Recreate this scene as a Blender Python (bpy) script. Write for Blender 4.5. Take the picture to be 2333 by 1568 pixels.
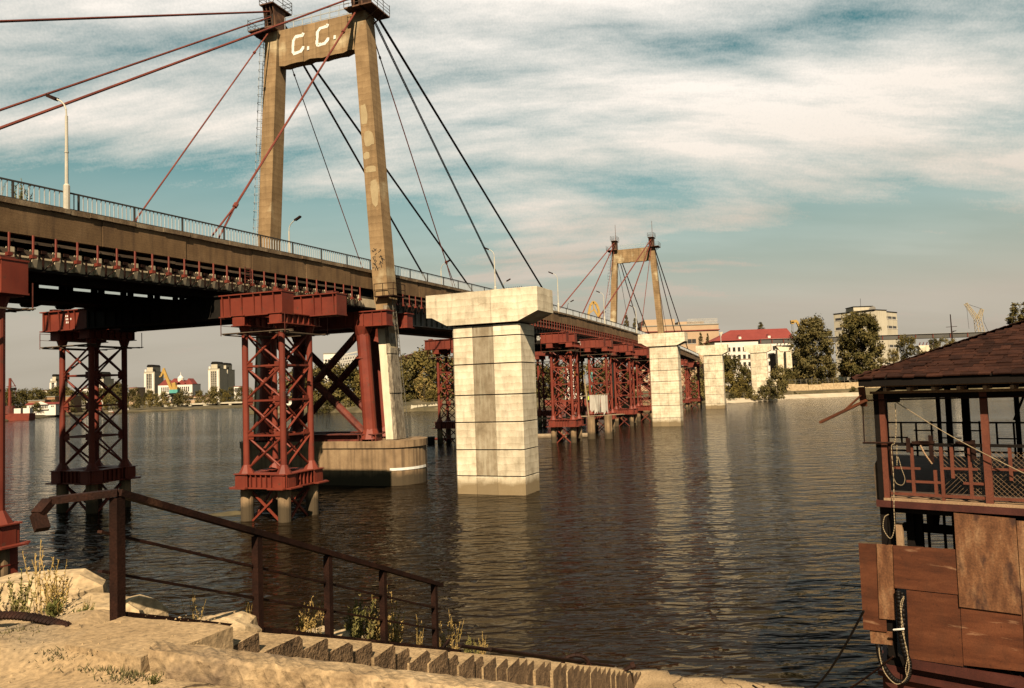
import bpy, math, random
from mathutils import Vector, Matrix
for o in list(bpy.data.objects):
    bpy.data.objects.remove(o, do_unlink=True)
scene = bpy.context.scene
COL = scene.collection
R = math.radians
rng = random.Random(7)

# ------------------------------------------------------------------ camera
CAM_H, PITCH, ROLL, FOC = 8.32, 0.0563, 0.034, 1779.0     # focal length in units of a 2333 px wide picture
cd = bpy.data.cameras.new('camera')
cam = bpy.data.objects.new('camera', cd)
COL.objects.link(cam)
cd.sensor_width = 36.0
cd.lens = 36.0 * FOC / 2333.0
cd.clip_start, cd.clip_end = 0.1, 9000.0
cam.matrix_world = (Matrix.Translation((0, 0, CAM_H)) @ Matrix.Rotation(math.pi / 2 + PITCH, 4, 'X')
                    @ Matrix.Rotation(-ROLL, 4, 'Z'))
scene.camera = cam

# ------------------------------------------------------------------ light and sky
scene.view_settings.view_transform = 'Standard'
scene.view_settings.look = 'None'
scene.view_settings.exposure = 1.9
scene.view_settings.gamma = 1.0
SUN_DIR = Vector((-0.03, -1.05, 0.97)).normalized()       # towards the sun
sd = bpy.data.lights.new('sun', 'SUN')
sd.energy = 5.0
sd.angle = R(0.55)
sd.color = (1.0, 0.83, 0.59)
sun = bpy.data.objects.new('sun', sd)
COL.objects.link(sun)
sun.rotation_euler = SUN_DIR.to_track_quat('Z', 'Y').to_euler()

world = bpy.data.worlds.new('World')
scene.world = world
world.use_nodes = True
wt = world.node_tree
wt.nodes.clear()


def wn(kind, **kw):
    n = wt.nodes.new(kind)
    for k, v in kw.items():
        setattr(n, k, v)
    return n


def ramp(node, stops):
    cr = node.color_ramp
    while len(cr.elements) < len(stops):
        cr.elements.new(0.5)
    for e, (p, c) in zip(cr.elements, stops):
        e.position = p
        e.color = (*c, 1) if len(c) == 3 else c


def build_world():
    L = wt.links.new
    out = wn('ShaderNodeOutputWorld')
    bg = wn('ShaderNodeBackground')
    bg.inputs['Strength'].default_value = 0.05
    L(bg.outputs[0], out.inputs[0])
    sky = wn('ShaderNodeTexSky', sky_type='NISHITA', sun_disc=False)
    sky.sun_elevation = math.asin(SUN_DIR.z)
    sky.sun_rotation = math.atan2(SUN_DIR.x, SUN_DIR.y)
    sky.air_density, sky.dust_density, sky.ozone_density = 1.0, 1.0, 1.6
    tint = wn('ShaderNodeMix', data_type='RGBA', blend_type='MULTIPLY')
    tint.inputs['Factor'].default_value = 1.0
    tint.inputs[7].default_value = (0.022, 0.400, 0.292, 1)
    L(sky.outputs[0], tint.inputs[6])
    tc = wn('ShaderNodeTexCoord')
    nrm = wn('ShaderNodeVectorMath', operation='NORMALIZE')
    L(tc.outputs['Generated'], nrm.inputs[0])
    sep = wn('ShaderNodeSeparateXYZ')
    L(nrm.outputs[0], sep.inputs[0])
    add = wn('ShaderNodeMath', operation='ADD')
    add.inputs[1].default_value = 0.24
    mx = wn('ShaderNodeMath', operation='MAXIMUM')
    mx.inputs[1].default_value = 0.0
    L(sep.outputs['Z'], mx.inputs[0])
    L(mx.outputs[0], add.inputs[0])
    dx = wn('ShaderNodeMath', operation='DIVIDE')
    dy = wn('ShaderNodeMath', operation='DIVIDE')
    L(sep.outputs['X'], dx.inputs[0]); L(add.outputs[0], dx.inputs[1])
    L(sep.outputs['Y'], dy.inputs[0]); L(add.outputs[0], dy.inputs[1])
    cmb = wn('ShaderNodeCombineXYZ')
    L(dx.outputs[0], cmb.inputs[0]); L(dy.outputs[0], cmb.inputs[1])
    mp = wn('ShaderNodeMapping')
    mp.inputs['Rotation'].default_value = (0, 0, R(14))
    mp.inputs['Scale'].default_value = (0.45, 1.3, 1)
    mp.inputs['Location'].default_value = (2.39, 3.52, 0)
    L(cmb.outputs[0], mp.inputs[0])
    n1 = wn('ShaderNodeTexNoise')
    n1.inputs['Scale'].default_value = 1.25
    n1.inputs['Detail'].default_value = 7
    n1.inputs['Roughness'].default_value = 0.6
    n1.inputs['Distortion'].default_value = 0.25
    L(mp.outputs[0], n1.inputs[0])
    r1 = wn('ShaderNodeValToRGB')
    ramp(r1, [(0.39, (0.0,) * 3), (0.50, (0.56,) * 3), (0.59, (1, 1, 1))])
    L(n1.outputs['Fac'], r1.inputs[0])
    # near the horizon the cloud closes to a dun haze
    hz = wn('ShaderNodeMapRange')
    hz.inputs['From Min'].default_value = 0.09
    hz.inputs['From Max'].default_value = 0.31
    hz.inputs['To Min'].default_value = 0.97
    hz.inputs['To Max'].default_value = 0.0
    L(sep.outputs['Z'], hz.inputs[0])
    # fine mottling of the high thin cloud
    ng = wn('ShaderNodeTexNoise')
    ng.inputs['Scale'].default_value = 420.0
    ng.inputs['Detail'].default_value = 1
    L(nrm.outputs[0], ng.inputs[0])
    nr = wn('ShaderNodeMapRange')
    nr.inputs['From Min'].default_value = 0.25
    nr.inputs['From Max'].default_value = 0.75
    nr.inputs['To Min'].default_value = -0.045
    nr.inputs['To Max'].default_value = 0.045
    L(ng.outputs['Fac'], nr.inputs[0])
    na = wn('ShaderNodeMath', operation='ADD', use_clamp=True)
    L(r1.outputs[0], na.inputs[0]); L(nr.outputs[0], na.inputs[1])
    mmax = wn('ShaderNodeMath', operation='MAXIMUM')
    L(na.outputs[0], mmax.inputs[0]); L(hz.outputs[0], mmax.inputs[1])
    # thin out overhead
    zen = wn('ShaderNodeMapRange')
    zen.inputs['From Min'].default_value = 0.5
    zen.inputs['From Max'].default_value = 0.85
    zen.inputs['To Min'].default_value = 1.0
    zen.inputs['To Max'].default_value = 0.35
    L(sep.outputs['Z'], zen.inputs[0])
    mm = wn('ShaderNodeMath', operation='MULTIPLY')
    L(mmax.outputs[0], mm.inputs[0]); L(zen.outputs[0], mm.inputs[1])
    # cloud colour: dun low down, pale cream higher up, faintly streaked
    n2 = wn('ShaderNodeTexNoise')
    n2.inputs['Scale'].default_value = 2.6
    n2.inputs['Detail'].default_value = 5
    L(mp.outputs[0], n2.inputs[0])
    zz = wn('ShaderNodeMath', operation='MULTIPLY_ADD')
    zz.inputs[1].default_value = 0.16
    L(n2.outputs['Fac'], zz.inputs[0]); L(sep.outputs['Z'], zz.inputs[2])
    cr = wn('ShaderNodeValToRGB')
    ramp(cr, [(0.08, (2.48, 2.13, 1.69)), (0.22, (3.06, 2.68, 2.2)), (0.35, (5.1, 4.59, 4.01)), (0.52, (5.92, 5.48, 4.97))])
    L(zz.outputs[0], cr.inputs[0])
    mix = wn('ShaderNodeMix', data_type='RGBA')
    L(mm.outputs[0], mix.inputs[0]); L(tint.outputs[2], mix.inputs[6]); L(cr.outputs[0], mix.inputs[7])
    L(mix.outputs[2], bg.inputs[0])


build_world()

# ------------------------------------------------------------------ positions
_cp, _sp, _c, _s = math.cos(PITCH), math.sin(PITCH), math.cos(ROLL), math.sin(ROLL)


def ray(u, v):
    a, b = u - 1166.5, v - 784.0
    X, Y = a * _c - b * _s, a * _s + b * _c
    return Vector((X / FOC, _cp + Y / FOC * _sp, _sp - Y / FOC * _cp))


def at(u, v, d):                       # surveyed point at ground distance d in front of the camera
    r = ray(u, v)
    return Vector((0, 0, CAM_H)) + r * (d / r.y)


def on(u, v, z=0.0):                   # surveyed point on a level plane
    r = ray(u, v)
    return Vector((0, 0, CAM_H)) + r * ((z - CAM_H) / r.z)


TH = R(21.035)                         # the bridge axis: s along it, t across it
ROTZ = -TH
AX, NN = Vector((math.sin(TH), math.cos(TH), 0)), Vector((math.cos(TH), -math.sin(TH), 0))
B0 = Vector((-18.29, 74.36, 0))


def BP(s, t, z=0.0):
    return B0 + AX * s + NN * t + Vector((0, 0, z))


def zd(s):                             # top of the deck edge: a long vertical curve
    return 20.4 - (s - 70) ** 2 * 1.33e-4


# ------------------------------------------------------------------ objects
class MB:
    def __init__(s):
        s.v, s.f = [], []

    def add(s, vs, fs):
        b = len(s.v)
        s.v += [tuple(v) for v in vs]
        s.f += [tuple(i + b for i in f) for f in fs]
        return s

    def hexa(s, p):                    # 8 points: bottom ring then top ring
        return s.add(p, [(0, 3, 2, 1), (4, 5, 6, 7), (0, 1, 5, 4), (1, 2, 6, 5), (2, 3, 7, 6), (3, 0, 4, 7)])

    def box(s, x0, x1, y0, y1, z0, z1):
        return s.hexa([(x0, y0, z0), (x1, y0, z0), (x1, y1, z0), (x0, y1, z0), (x0, y0, z1), (x1, y0, z1), (x1, y1, z1), (x0, y1, z1)])

    def bar(s, p, q, w, h=None, up=(0, 0, 1)):
        p, q = Vector(p), Vector(q)
        h = w if h is None else h
        d = (q - p).normalized()
        u = Vector(up)
        if abs(d.dot(u)) > 0.98:
            u = Vector((0, 1, 0))
        x = d.cross(u).normalized() * (w / 2)
        y = x.cross(d).normalized() * (h / 2)
        return s.hexa([p - x - y, p + x - y, p + x + y, p - x + y, q - x - y, q + x - y, q + x + y, q - x + y])

    def tube(s, p, q, r0, r1=None, n=8, caps=True):
        p, q = Vector(p), Vector(q)
        r1 = r0 if r1 is None else r1
        d = (q - p).normalized()
        u = Vector((0, 0, 1)) if abs(d.z) < 0.95 else Vector((1, 0, 0))
        x = d.cross(u).normalized()
        y = x.cross(d).normalized()
        vs = []
        for c, r in ((p, r0), (q, r1)):
            for i in range(n):
                a = 2 * math.pi * i / n
                vs.append(c + x * (r * math.cos(a)) + y * (r * math.sin(a)))
        fs = [(i, (i + 1) % n, n + (i + 1) % n, n + i) for i in range(n)]
        if caps:
            fs += [tuple(range(n - 1, -1, -1)), tuple(range(n, 2 * n))]
        return s.add(vs, fs)

    def path(s, pts, r, n=5):
        for a, b in zip(pts[:-1], pts[1:]):
            s.tube(a, b, r, n=n, caps=True)
        return s

    def prism(s, poly, h0, h1, f=lambda x, y, h: (x, y, h)):     # polygon extruded from h0 to h1
        n = len(poly)
        vs = [f(x, y, h0) for x, y in poly] + [f(x, y, h1) for x, y in poly]
        fs = [tuple(range(n - 1, -1, -1)), tuple(range(n, 2 * n))] + [(i, (i + 1) % n, n + (i + 1) % n, n + i) for i in range(n)]
        return s.add(vs, fs)

    def quad(s, a, b, c, d):
        return s.add([a, b, c, d], [(0, 1, 2, 3)])

    def mesh(s, name):
        me = bpy.data.meshes.new(name)
        me.from_pydata(s.v, [], s.f)
        me.update()
        return me

    def build(s, name, m, parent=None, smooth=False, loc=None):
        me = s.mesh(name)
        me.materials.append(m)
        if smooth:
            me.polygons.foreach_set('use_smooth', [True] * len(me.polygons))
        return put(name, me, parent, loc)


def put(name, me, parent=None, loc=None, rotz=None):
    o = bpy.data.objects.new(name, me)
    COL.objects.link(o)
    if parent is not None:
        o.parent = parent
    if loc is not None:
        o.location = loc
    if rotz is not None:
        o.rotation_euler = (0, 0, rotz)
    return o


def tag(o, label, cat, group=None):
    o['label'], o['category'], o['kind'] = label, cat, 'thing'
    if group:
        o['group'] = group
    return o


def thing(name, label, cat, loc=(0, 0, 0), rotz=0.0, group=None):
    o = bpy.data.objects.new(name, None)
    o.empty_display_size = 0.2
    COL.objects.link(o)
    o.location, o.rotation_euler = loc, (0, 0, rotz)
    return tag(o, label, cat, group)


def kind(o, k):
    o['kind'] = k
    return o


_kids = {}


def dup(root, label, loc, rotz=None, scale=None, group=None):
    def cp(o, parent):
        c = o.copy()
        COL.objects.link(c)
        c.parent = parent
        for ch in o.children:
            cp(ch, c)
        return c
    c = cp(root, None)
    c.location = loc
    if rotz is not None:
        c.rotation_euler = (0, 0, rotz)
    if scale is not None:
        c.scale = scale if hasattr(scale, '__len__') else (scale,) * 3
    c['label'] = label
    if group:
        c['group'] = group
    return c


# ------------------------------------------------------------------ materials
def mat(name, cols, scale=1.0, rough=0.8, metal=0.0, bump=0.15, streak=0.0, streak_col=None, streak_scale=(1.2, 1.2, 0.08),
        grain=0.25, grain_scale=40.0, spec=0.18, vary=0.0, stretch=(1, 1, 1), blotch=None, blotch_scale=0.6, blotch_at=0.6, pits=0.0, crack=0.0, tide=None, boards=0.0):
    dim = lambda c: tuple(v * .47 for v in c)
    cols = [dim(c) for c in cols]
    streak_col = dim(streak_col) if streak_col else None
    blotch = dim(blotch) if blotch else None
    m = bpy.data.materials.new(name)
    m.use_nodes = True
    t = m.node_tree
    nd = t.nodes
    L = t.links.new
    bs = nd['Principled BSDF']
    bs.inputs['Roughness'].default_value = rough
    bs.inputs['Metallic'].default_value = metal
    bs.inputs['Specular IOR Level'].default_value = spec
    geo = nd.new('ShaderNodeNewGeometry')
    mp = nd.new('ShaderNodeMapping')
    mp.inputs['Scale'].default_value = stretch
    L(geo.outputs['Position'], mp.inputs[0])
    n1 = nd.new('ShaderNodeTexNoise')
    n1.inputs['Scale'].default_value = scale
    n1.inputs['Detail'].default_value = 6
    n1.inputs['Roughness'].default_value = 0.62
    L(mp.outputs[0], n1.inputs[0])
    cr = nd.new('ShaderNodeValToRGB')
    k = len(cols)
    ramp(cr, [(0.30 + 0.40 * i / max(1, k - 1), c) for i, c in enumerate(cols)])
    L(n1.outputs['Fac'], cr.inputs[0])
    col = cr.outputs[0]

    def mixc(fac, a, b, mode='MIX'):
        x = nd.new('ShaderNodeMix')
        x.data_type = 'RGBA'
        x.blend_type = mode
        if isinstance(fac, float):
            x.inputs[0].default_value = fac
        else:
            L(fac, x.inputs[0])
        L(a, x.inputs[6])
        if isinstance(b, tuple):
            x.inputs[7].default_value = (*b, 1)
        else:
            L(b, x.inputs[7])
        return x.outputs[2]
    if blotch is not None:
        nb = nd.new('ShaderNodeTexNoise')
        nb.inputs['Scale'].default_value = blotch_scale
        nb.inputs['Detail'].default_value = 5
        L(mp.outputs[0], nb.inputs[0])
        rb = nd.new('ShaderNodeValToRGB')
        ramp(rb, [(blotch_at - 0.05, (0, 0, 0)), (blotch_at + 0.05, (1, 1, 1))])
        L(nb.outputs['Fac'], rb.inputs[0])
        col = mixc(rb.outputs[0], col, blotch)
    if streak > 0:
        ms = nd.new('ShaderNodeMapping')
        ms.inputs['Scale'].default_value = streak_scale
        L(geo.outputs['Position'], ms.inputs[0])
        ns = nd.new('ShaderNodeTexNoise')
        ns.inputs['Scale'].default_value = 2.2
        ns.inputs['Detail'].default_value = 5
        L(ms.outputs[0], ns.inputs[0])
        rs = nd.new('ShaderNodeValToRGB')
        ramp(rs, [(0.48, (0, 0, 0)), (0.72, (streak,) * 3)])
        L(ns.outputs['Fac'], rs.inputs[0])
        col = mixc(rs.outputs[0], col, streak_col or tuple(c * 0.35 for c in cols[0]))
    ng = nd.new('ShaderNodeTexNoise')
    ng.inputs['Scale'].default_value = grain_scale
    ng.inputs['Detail'].default_value = 3
    L(geo.outputs['Position'], ng.inputs[0])
    if pits > 0:
        np_ = nd.new('ShaderNodeTexNoise')
        np_.inputs['Scale'].default_value = 13.0
        np_.inputs['Detail'].default_value = 4
        np_.inputs['Roughness'].default_value = 0.7
        L(geo.outputs['Position'], np_.inputs[0])
        rp_ = nd.new('ShaderNodeValToRGB')
        ramp(rp_, [(0.30, (1 - pits,) * 3), (0.40, (1, 1, 1))])
        L(np_.outputs['Fac'], rp_.inputs[0])
        col = mixc(1.0, col, rp_.outputs[0], 'MULTIPLY')
    if boards > 0:
        sb = nd.new('ShaderNodeSeparateXYZ')
        L(geo.outputs['Position'], sb.inputs[0])
        bm1 = nd.new('ShaderNodeMath')
        bm1.operation = 'MULTIPLY_ADD'
        bm1.inputs[1].default_value = boards
        L(sb.outputs['Z'], bm1.inputs[0])
        L(n1.outputs['Fac'], bm1.inputs[2])
        bm2 = nd.new('ShaderNodeMath')
        bm2.operation = 'FRACT'
        L(bm1.outputs[0], bm2.inputs[0])
        rb2 = nd.new('ShaderNodeValToRGB')
        ramp(rb2, [(0.0, (.62, .58, .54)), (0.10, (1, 1, 1)), (0.55, (.93, .92, .91)), (0.97, (.86, .84, .82))])
        L(bm2.outputs[0], rb2.inputs[0])
        col = mixc(.85, col, rb2.outputs[0], 'MULTIPLY')
    if crack > 0:
        nv = nd.new('ShaderNodeTexNoise')
        nv.inputs['Scale'].default_value = 1.6
        nv.inputs['Detail'].default_value = 5
        L(geo.outputs['Position'], nv.inputs[0])
        va = nd.new('ShaderNodeVectorMath')
        va.operation = 'MULTIPLY_ADD'
        va.inputs[1].default_value = (.9, .9, .9)
        L(nv.outputs['Color'], va.inputs[0])
        L(geo.outputs['Position'], va.inputs[2])
        vo = nd.new('ShaderNodeTexVoronoi')
        vo.feature = 'DISTANCE_TO_EDGE'
        vo.inputs['Scale'].default_value = crack
        L(va.outputs[0], vo.inputs['Vector'])
        rc = nd.new('ShaderNodeValToRGB')
        ramp(rc, [(0.004, (.22, .19, .15)), (0.016, (1, 1, 1))])
        L(vo.outputs['Distance'], rc.inputs[0])
        col = mixc(1.0, col, rc.outputs[0], 'MULTIPLY')
    if tide is not None:
        sz = nd.new('ShaderNodeSeparateXYZ')
        L(geo.outputs['Position'], sz.inputs[0])
        tz = nd.new('ShaderNodeMath')
        tz.operation = 'MULTIPLY_ADD'
        tz.inputs[1].default_value = -1.6
        L(n1.outputs['Fac'], tz.inputs[0])
        L(sz.outputs['Z'], tz.inputs[2])
        rt = nd.new('ShaderNodeValToRGB')
        ramp(rt, [(0.0, (.95,) * 3), (0.12, (.75,) * 3), (0.5, (0, 0, 0))])
        L(tz.outputs[0], rt.inputs[0])
        col = mixc(rt.outputs[0], col, tuple(v * .47 for v in tide))
    if grain > 0:
        rg = nd.new('ShaderNodeValToRGB')
        ramp(rg, [(0.3, (1 - grain,) * 3), (0.7, (1 + grain * 0.4,) * 3)])
        L(ng.outputs['Fac'], rg.inputs[0])
        col = mixc(1.0, col, rg.outputs[0], 'MULTIPLY')
    if vary > 0:
        oi = nd.new('ShaderNodeObjectInfo')
        rv = nd.new('ShaderNodeValToRGB')
        ramp(rv, [(0.0, (1 - vary,) * 3), (1.0, (1 + vary * 0.6,) * 3)])
        L(oi.outputs['Random'], rv.inputs[0])
        col = mixc(1.0, col, rv.outputs[0], 'MULTIPLY')
    L(col, bs.inputs['Base Color'])
    if bump > 0:
        ad = nd.new('ShaderNodeMath')
        ad.operation = 'MULTIPLY_ADD'
        ad.inputs[1].default_value = 0.35
        L(ng.outputs['Fac'], ad.inputs[0])
        L(n1.outputs['Fac'], ad.inputs[2])
        bp = nd.new('ShaderNodeBump')
        bp.inputs['Strength'].default_value = bump
        bp.inputs['Distance'].default_value = 0.06
        L(ad.outputs[0], bp.inputs['Height'])
        L(bp.outputs[0], bs.inputs['Normal'])
    return m


M = {}
M['pier'] = mat('pale_concrete', [(0.4827, 0.3973, 0.2733), (0.71, 0.6029, 0.4374), (0.8519, 0.7399, 0.5604)], .7, .85, bump=.2, streak=.38, streak_col=(.22, .175, .115), streak_scale=(1.3, 1.3, .30), grain=.18, vary=.16, pits=.25, tide=(.22, .155, .08), boards=1.9)
M['pier_stain'] = mat('stained_concrete', [(0.1797, 0.1338, 0.08142), (0.2695, 0.2071, 0.1328), (0.3592, 0.2934, 0.2056)], 1.1, .85, bump=.12, streak=.5, streak_col=(.5, .44, .32), streak_scale=(1.8, 1.8, .2), grain=.2, vary=.18, pits=.25, tide=(.22, .155, .08))
M['pylon'] = mat('pylon_concrete', [(0.1957, 0.1209, 0.05588), (0.2758, 0.1755, 0.08569), (0.3558, 0.234, 0.1192)], .55, .9, bump=.2, streak=.45, streak_col=(.13, .085, .04), streak_scale=(1.3, 1.3, .06), grain=.2, blotch=(.55, .45, .28), blotch_scale=.22, blotch_at=.66, pits=.3, boards=1.6)
M['pylon_patch'] = mat('fresh_concrete_patch', [(0.306, 0.2296, 0.128), (0.391, 0.3034, 0.176)], 1.2, .9, bump=.1, grain=.15)
M['pylon_paint'] = mat('whitewashed_concrete', [(0.625, 0.54, 0.3808), (0.775, 0.684, 0.504)], .8, .9, bump=.1, streak=.3, streak_col=(.3, .24, .15), grain=.12)
M['rough_stone'] = mat('spalled_concrete', [(.10, .08, .055), (.26, .21, .15), (.44, .38, .28)], 2.4, .95, bump=.6, stretch=(1.5, 1.5, .5), grain=.4, grain_scale=18)
M['fascia'] = mat('board_marked_concrete', [(0.136, 0.07606, 0.03354), (0.1997, 0.1159, 0.05183), (0.255, 0.1557, 0.07623)], .5, .92, bump=.35, streak=.65, streak_col=(.075, .042, .022), streak_scale=(1.1, 1.1, .10), grain=.3, grain_scale=22, vary=.14, pits=.35, boards=6.5)
M['lip'] = mat('deck_edge_concrete', [(.10, .065, .035), (.19, .125, .07), (.33, .25, .16)], .9, .92, bump=.4, streak=.4, grain=.35, grain_scale=15)
M['footing'] = mat('waterworn_concrete', [(0.1662, 0.1049, 0.0532), (0.2586, 0.168, 0.0912), (0.3324, 0.2267, 0.1254)], .6, .9, bump=.15, streak=.8, streak_col=(.08, .05, .028), streak_scale=(1.5, 1.5, .05), grain=.25, pits=.3, tide=(.06, .042, .022))
M['red'] = mat('red_lead_paint', [(0.1155, 0.01555, 0.007285), (0.1635, 0.0259, 0.01214), (0.1925, 0.03454, 0.01669)], .6, .62, bump=.06, streak=.45, streak_col=(.13, .028, .016), streak_scale=(2.5, 2.5, .15), grain=.15, spec=.18, vary=.15, blotch=(.10, .032, .018), blotch_scale=2.6, blotch_at=.66)
M['red_dark'] = mat('rusty_red_steel', [(0.06, 0.01188, 0.0072), (0.12, 0.02376, 0.0132), (0.192, 0.0396, 0.0204)], 1.6, .75, bump=.15, streak=.5, grain=.3, vary=.2)
M['cable'] = mat('cable_paint', [(0.099, 0.0208, 0.0135), (0.153, 0.0336, 0.0195), (0.198, 0.048, 0.0285)], .5, .6, bump=.0, grain=.2, vary=.2)
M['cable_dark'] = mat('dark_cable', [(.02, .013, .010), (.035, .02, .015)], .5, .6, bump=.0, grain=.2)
M['rail_paint'] = mat('railing_paint', [(.34, .36, .37), (.45, .46, .46)], 2.0, .6, bump=0, grain=.2)
M['rail_dark'] = mat('dark_railing', [(.03, .025, .02), (.06, .05, .04)], 2.0, .6, bump=0, grain=.2)
M['girder'] = mat('grey_steel', [(.10, .10, .09), (.20, .19, .165), (.30, .28, .24)], .8, .7, bump=.05, streak=.8, streak_col=(.16, .07, .03), streak_scale=(1.2, 1.2, .1), grain=.2, vary=.12)
M['dark'] = mat('black_steel_and_shade', [(0.0072, 0.006, 0.0048), (0.018, 0.0144, 0.0108)], 1.0, .8, bump=.05, grain=.2, spec=.06)  # plain black finish; on the cross beam middles it is painted-in shade
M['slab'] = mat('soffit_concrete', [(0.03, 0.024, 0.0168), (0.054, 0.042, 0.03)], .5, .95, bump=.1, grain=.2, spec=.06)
M['block'] = mat('rib_concrete', [(0.45, 0.36, 0.2325), (0.63, 0.525, 0.36)], 1.2, .9, bump=.1, grain=.2, vary=.2)
M['wood'] = mat('weathered_timber', [(0.056, 0.036, 0.0216), (0.12, 0.08, 0.0496), (0.192, 0.136, 0.088)], 1.6, .9, bump=.25, stretch=(.4, .4, 3), grain=.35, vary=.3)
M['log'] = mat('pale_log', [(.20, .14, .085), (.33, .25, .16)], 2.0, .9, bump=.2, grain=.3)
M['rust'] = mat('rusted_iron', [(0.00952, 0.00434, 0.003), (0.02312, 0.0093, 0.006), (0.04216, 0.01612, 0.0096)], 3.0, .7, metal=.1, bump=.25, grain=.4, grain_scale=60, blotch=(.09, .042, .024), blotch_scale=2.2, blotch_at=.70, spec=.06)
M['bracket'] = mat('rusted_anchor_box', [(.05, .022, .013), (.12, .055, .030), (.22, .11, .055)], 1.6, .75, metal=.1, bump=.2, streak=.5, grain=.3)
M['white_paint'] = mat('white_paint', [(.66, .62, .56), (.80, .77, .71)], 2, .8, bump=0, grain=.12)
M['ground'] = mat('worn_concrete', [(0.2356, 0.1537, 0.07725), (0.3486, 0.2368, 0.1277), (0.4429, 0.3116, 0.1747)], .9, .95, bump=.45, grain=.35, grain_scale=26, blotch=(.27, .20, .125), blotch_scale=.5, blotch_at=.60, pits=.45, crack=.55)
M['step'] = mat('step_concrete', [(0.1912, 0.1225, 0.06222), (0.3277, 0.2212, 0.1151), (0.4187, 0.2923, 0.1618)], 2.2, .95, bump=.7, grain=.4, grain_scale=30, pits=.5)
M['step_side'] = mat('step_side_concrete', [(0.1087, 0.0644, 0.03238), (0.2018, 0.1223, 0.06274), (0.3105, 0.1932, 0.1012)], 4.5, .95, bump=.9, grain=.5, grain_scale=34, pits=.5)  # darker, coarser concrete tone for the end faces of the steps
M['kerbstone'] = mat('kerb_concrete', [(0.1765, 0.112, 0.05813), (0.3335, 0.2284, 0.124), (0.4708, 0.3361, 0.1949)], 2.6, .95, bump=.8, grain=.45, grain_scale=22, pits=.55, blotch=(.15, .10, .06), blotch_scale=1.3, blotch_at=.52)
M['rock'] = mat('bank_rubble', [(0.2671, 0.1847, 0.099), (0.4275, 0.3061, 0.1742), (0.5344, 0.3985, 0.2376)], 1.2, .95, bump=.7, grain=.4, grain_scale=14, pits=.4)
M['sand'] = mat('sandy_shore', [(.36, .29, .20), (.52, .43, .32)], .25, .95, bump=.1, grain=.2, grain_scale=3)
M['bank'] = mat('far_bank_soil', [(.045, .038, .018), (.09, .070, .034), (.17, .13, .075)], .08, .95, bump=.1, grain=.3, grain_scale=1.2)
M['roof_tile'] = mat('brown_shingle', [(0.02281, 0.007839, 0.004547), (0.03525, 0.01231, 0.007147), (0.04977, 0.01866, 0.01072)], 5, .9, bump=.3, grain=.4, grain_scale=120, vary=.5, spec=.06)
M['ply'] = mat('red_brown_plywood', [(0.05647, 0.01509, 0.005143), (0.1061, 0.0308, 0.0108), (0.1535, 0.0503, 0.02006)], 1.5, .6, bump=.05, stretch=(.6, .6, 3.2), streak=.35, streak_col=(.06, .022, .010), streak_scale=(2, 2, 1.2), grain=.18, vary=.2, blotch=(.40, .22, .12), blotch_scale=1.9, blotch_at=.70, pits=.4)
M['ply_worn'] = mat('scuffed_plywood', [(0.08151, 0.02917, 0.0103), (0.1693, 0.07013, 0.02831), (0.2884, 0.1571, 0.07722)], 3.0, .7, bump=.1, stretch=(1.6, 1.6, .5), streak=.4, streak_col=(.09, .03, .012), streak_scale=(5, 5, .5), grain=.35, grain_scale=30, pits=.35, blotch=(.055, .022, .012), blotch_scale=2.4, blotch_at=.62)
M['boat_red'] = mat('barge_red_paint', [(0.03927, 0.008788, 0.005468), (0.06069, 0.01381, 0.008505), (0.08568, 0.02354, 0.01519)], 2.0, .65, bump=.05, streak=.3, grain=.25)
M['boat_post'] = mat('terracotta_paint', [(0.105, 0.02652, 0.0125), (0.1469, 0.0408, 0.01964)], 2.5, .7, bump=.05, grain=.25)
M['boat_dark'] = mat('dark_stained_wood', [(0.0054, 0.00378, 0.00294), (0.0117, 0.00798, 0.00588)], 2, .7, bump=.1, grain=.3, spec=.06)
M['floor'] = mat('deck_boards', [(0.056, 0.0315, 0.0196), (0.096, 0.0555, 0.035)], 1.5, .85, bump=.15, stretch=(1, 1, 1), grain=.3, vary=.25)
M['sill'] = mat('bare_timber', [(0.255, 0.15, 0.07875), (0.375, 0.24, 0.1387)], 2, .8, bump=.1, grain=.25)
M['rope'] = mat('cream_rope', [(0.2662, 0.1961, 0.1129), (0.3174, 0.2416, 0.1492)], 8, .9, bump=0, grain=.2)
M['rope_dark'] = mat('black_cable_sheath', [(0.005, 0.004, 0.0035), (0.0125, 0.009, 0.007)], 8, .5, bump=0, grain=.2, spec=.06)
M['leaf'] = mat('olive_leaves', [(0.05704, 0.04998, 0.012), (0.1212, 0.09372, 0.024), (0.2139, 0.1499, 0.042)], .35, .75, bump=0, grain=.35, grain_scale=2.0, spec=.15, vary=.25)
M['leaf_dark'] = mat('dark_leaves', [(0.04077, 0.03732, 0.0096), (0.08562, 0.06842, 0.018), (0.1529, 0.1058, 0.0264)], .4, .8, bump=0, grain=.35, grain_scale=2.0, spec=.1, vary=.25)
M['leaf_gold'] = mat('yellowing_leaves', [(0.07, 0.0552, 0.01232), (0.14, 0.1012, 0.02288), (0.22, 0.1518, 0.0396)], .35, .8, bump=0, grain=.35, grain_scale=2.0, spec=.1, vary=.2)
M['weed'] = mat('dry_weeds', [(0.2025, 0.1424, 0.03696), (0.3375, 0.225, 0.0726), (0.5063, 0.33, 0.132)], 4, .85, bump=0, grain=.3, spec=.1, vary=.25)
M['weed_green'] = mat('green_weeds', [(0.0715, 0.0816, 0.0192), (0.13, 0.126, 0.0336), (0.208, 0.18, 0.06)], 4, .85, bump=0, grain=.3, spec=.1, vary=.25)
M['weed_mix'] = mat('yellow_green_weeds', [(.10, .095, .025), (.17, .145, .045), (.26, .20, .08)], 5, .85, bump=0, grain=.3, spec=.1, vary=.25)
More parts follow.
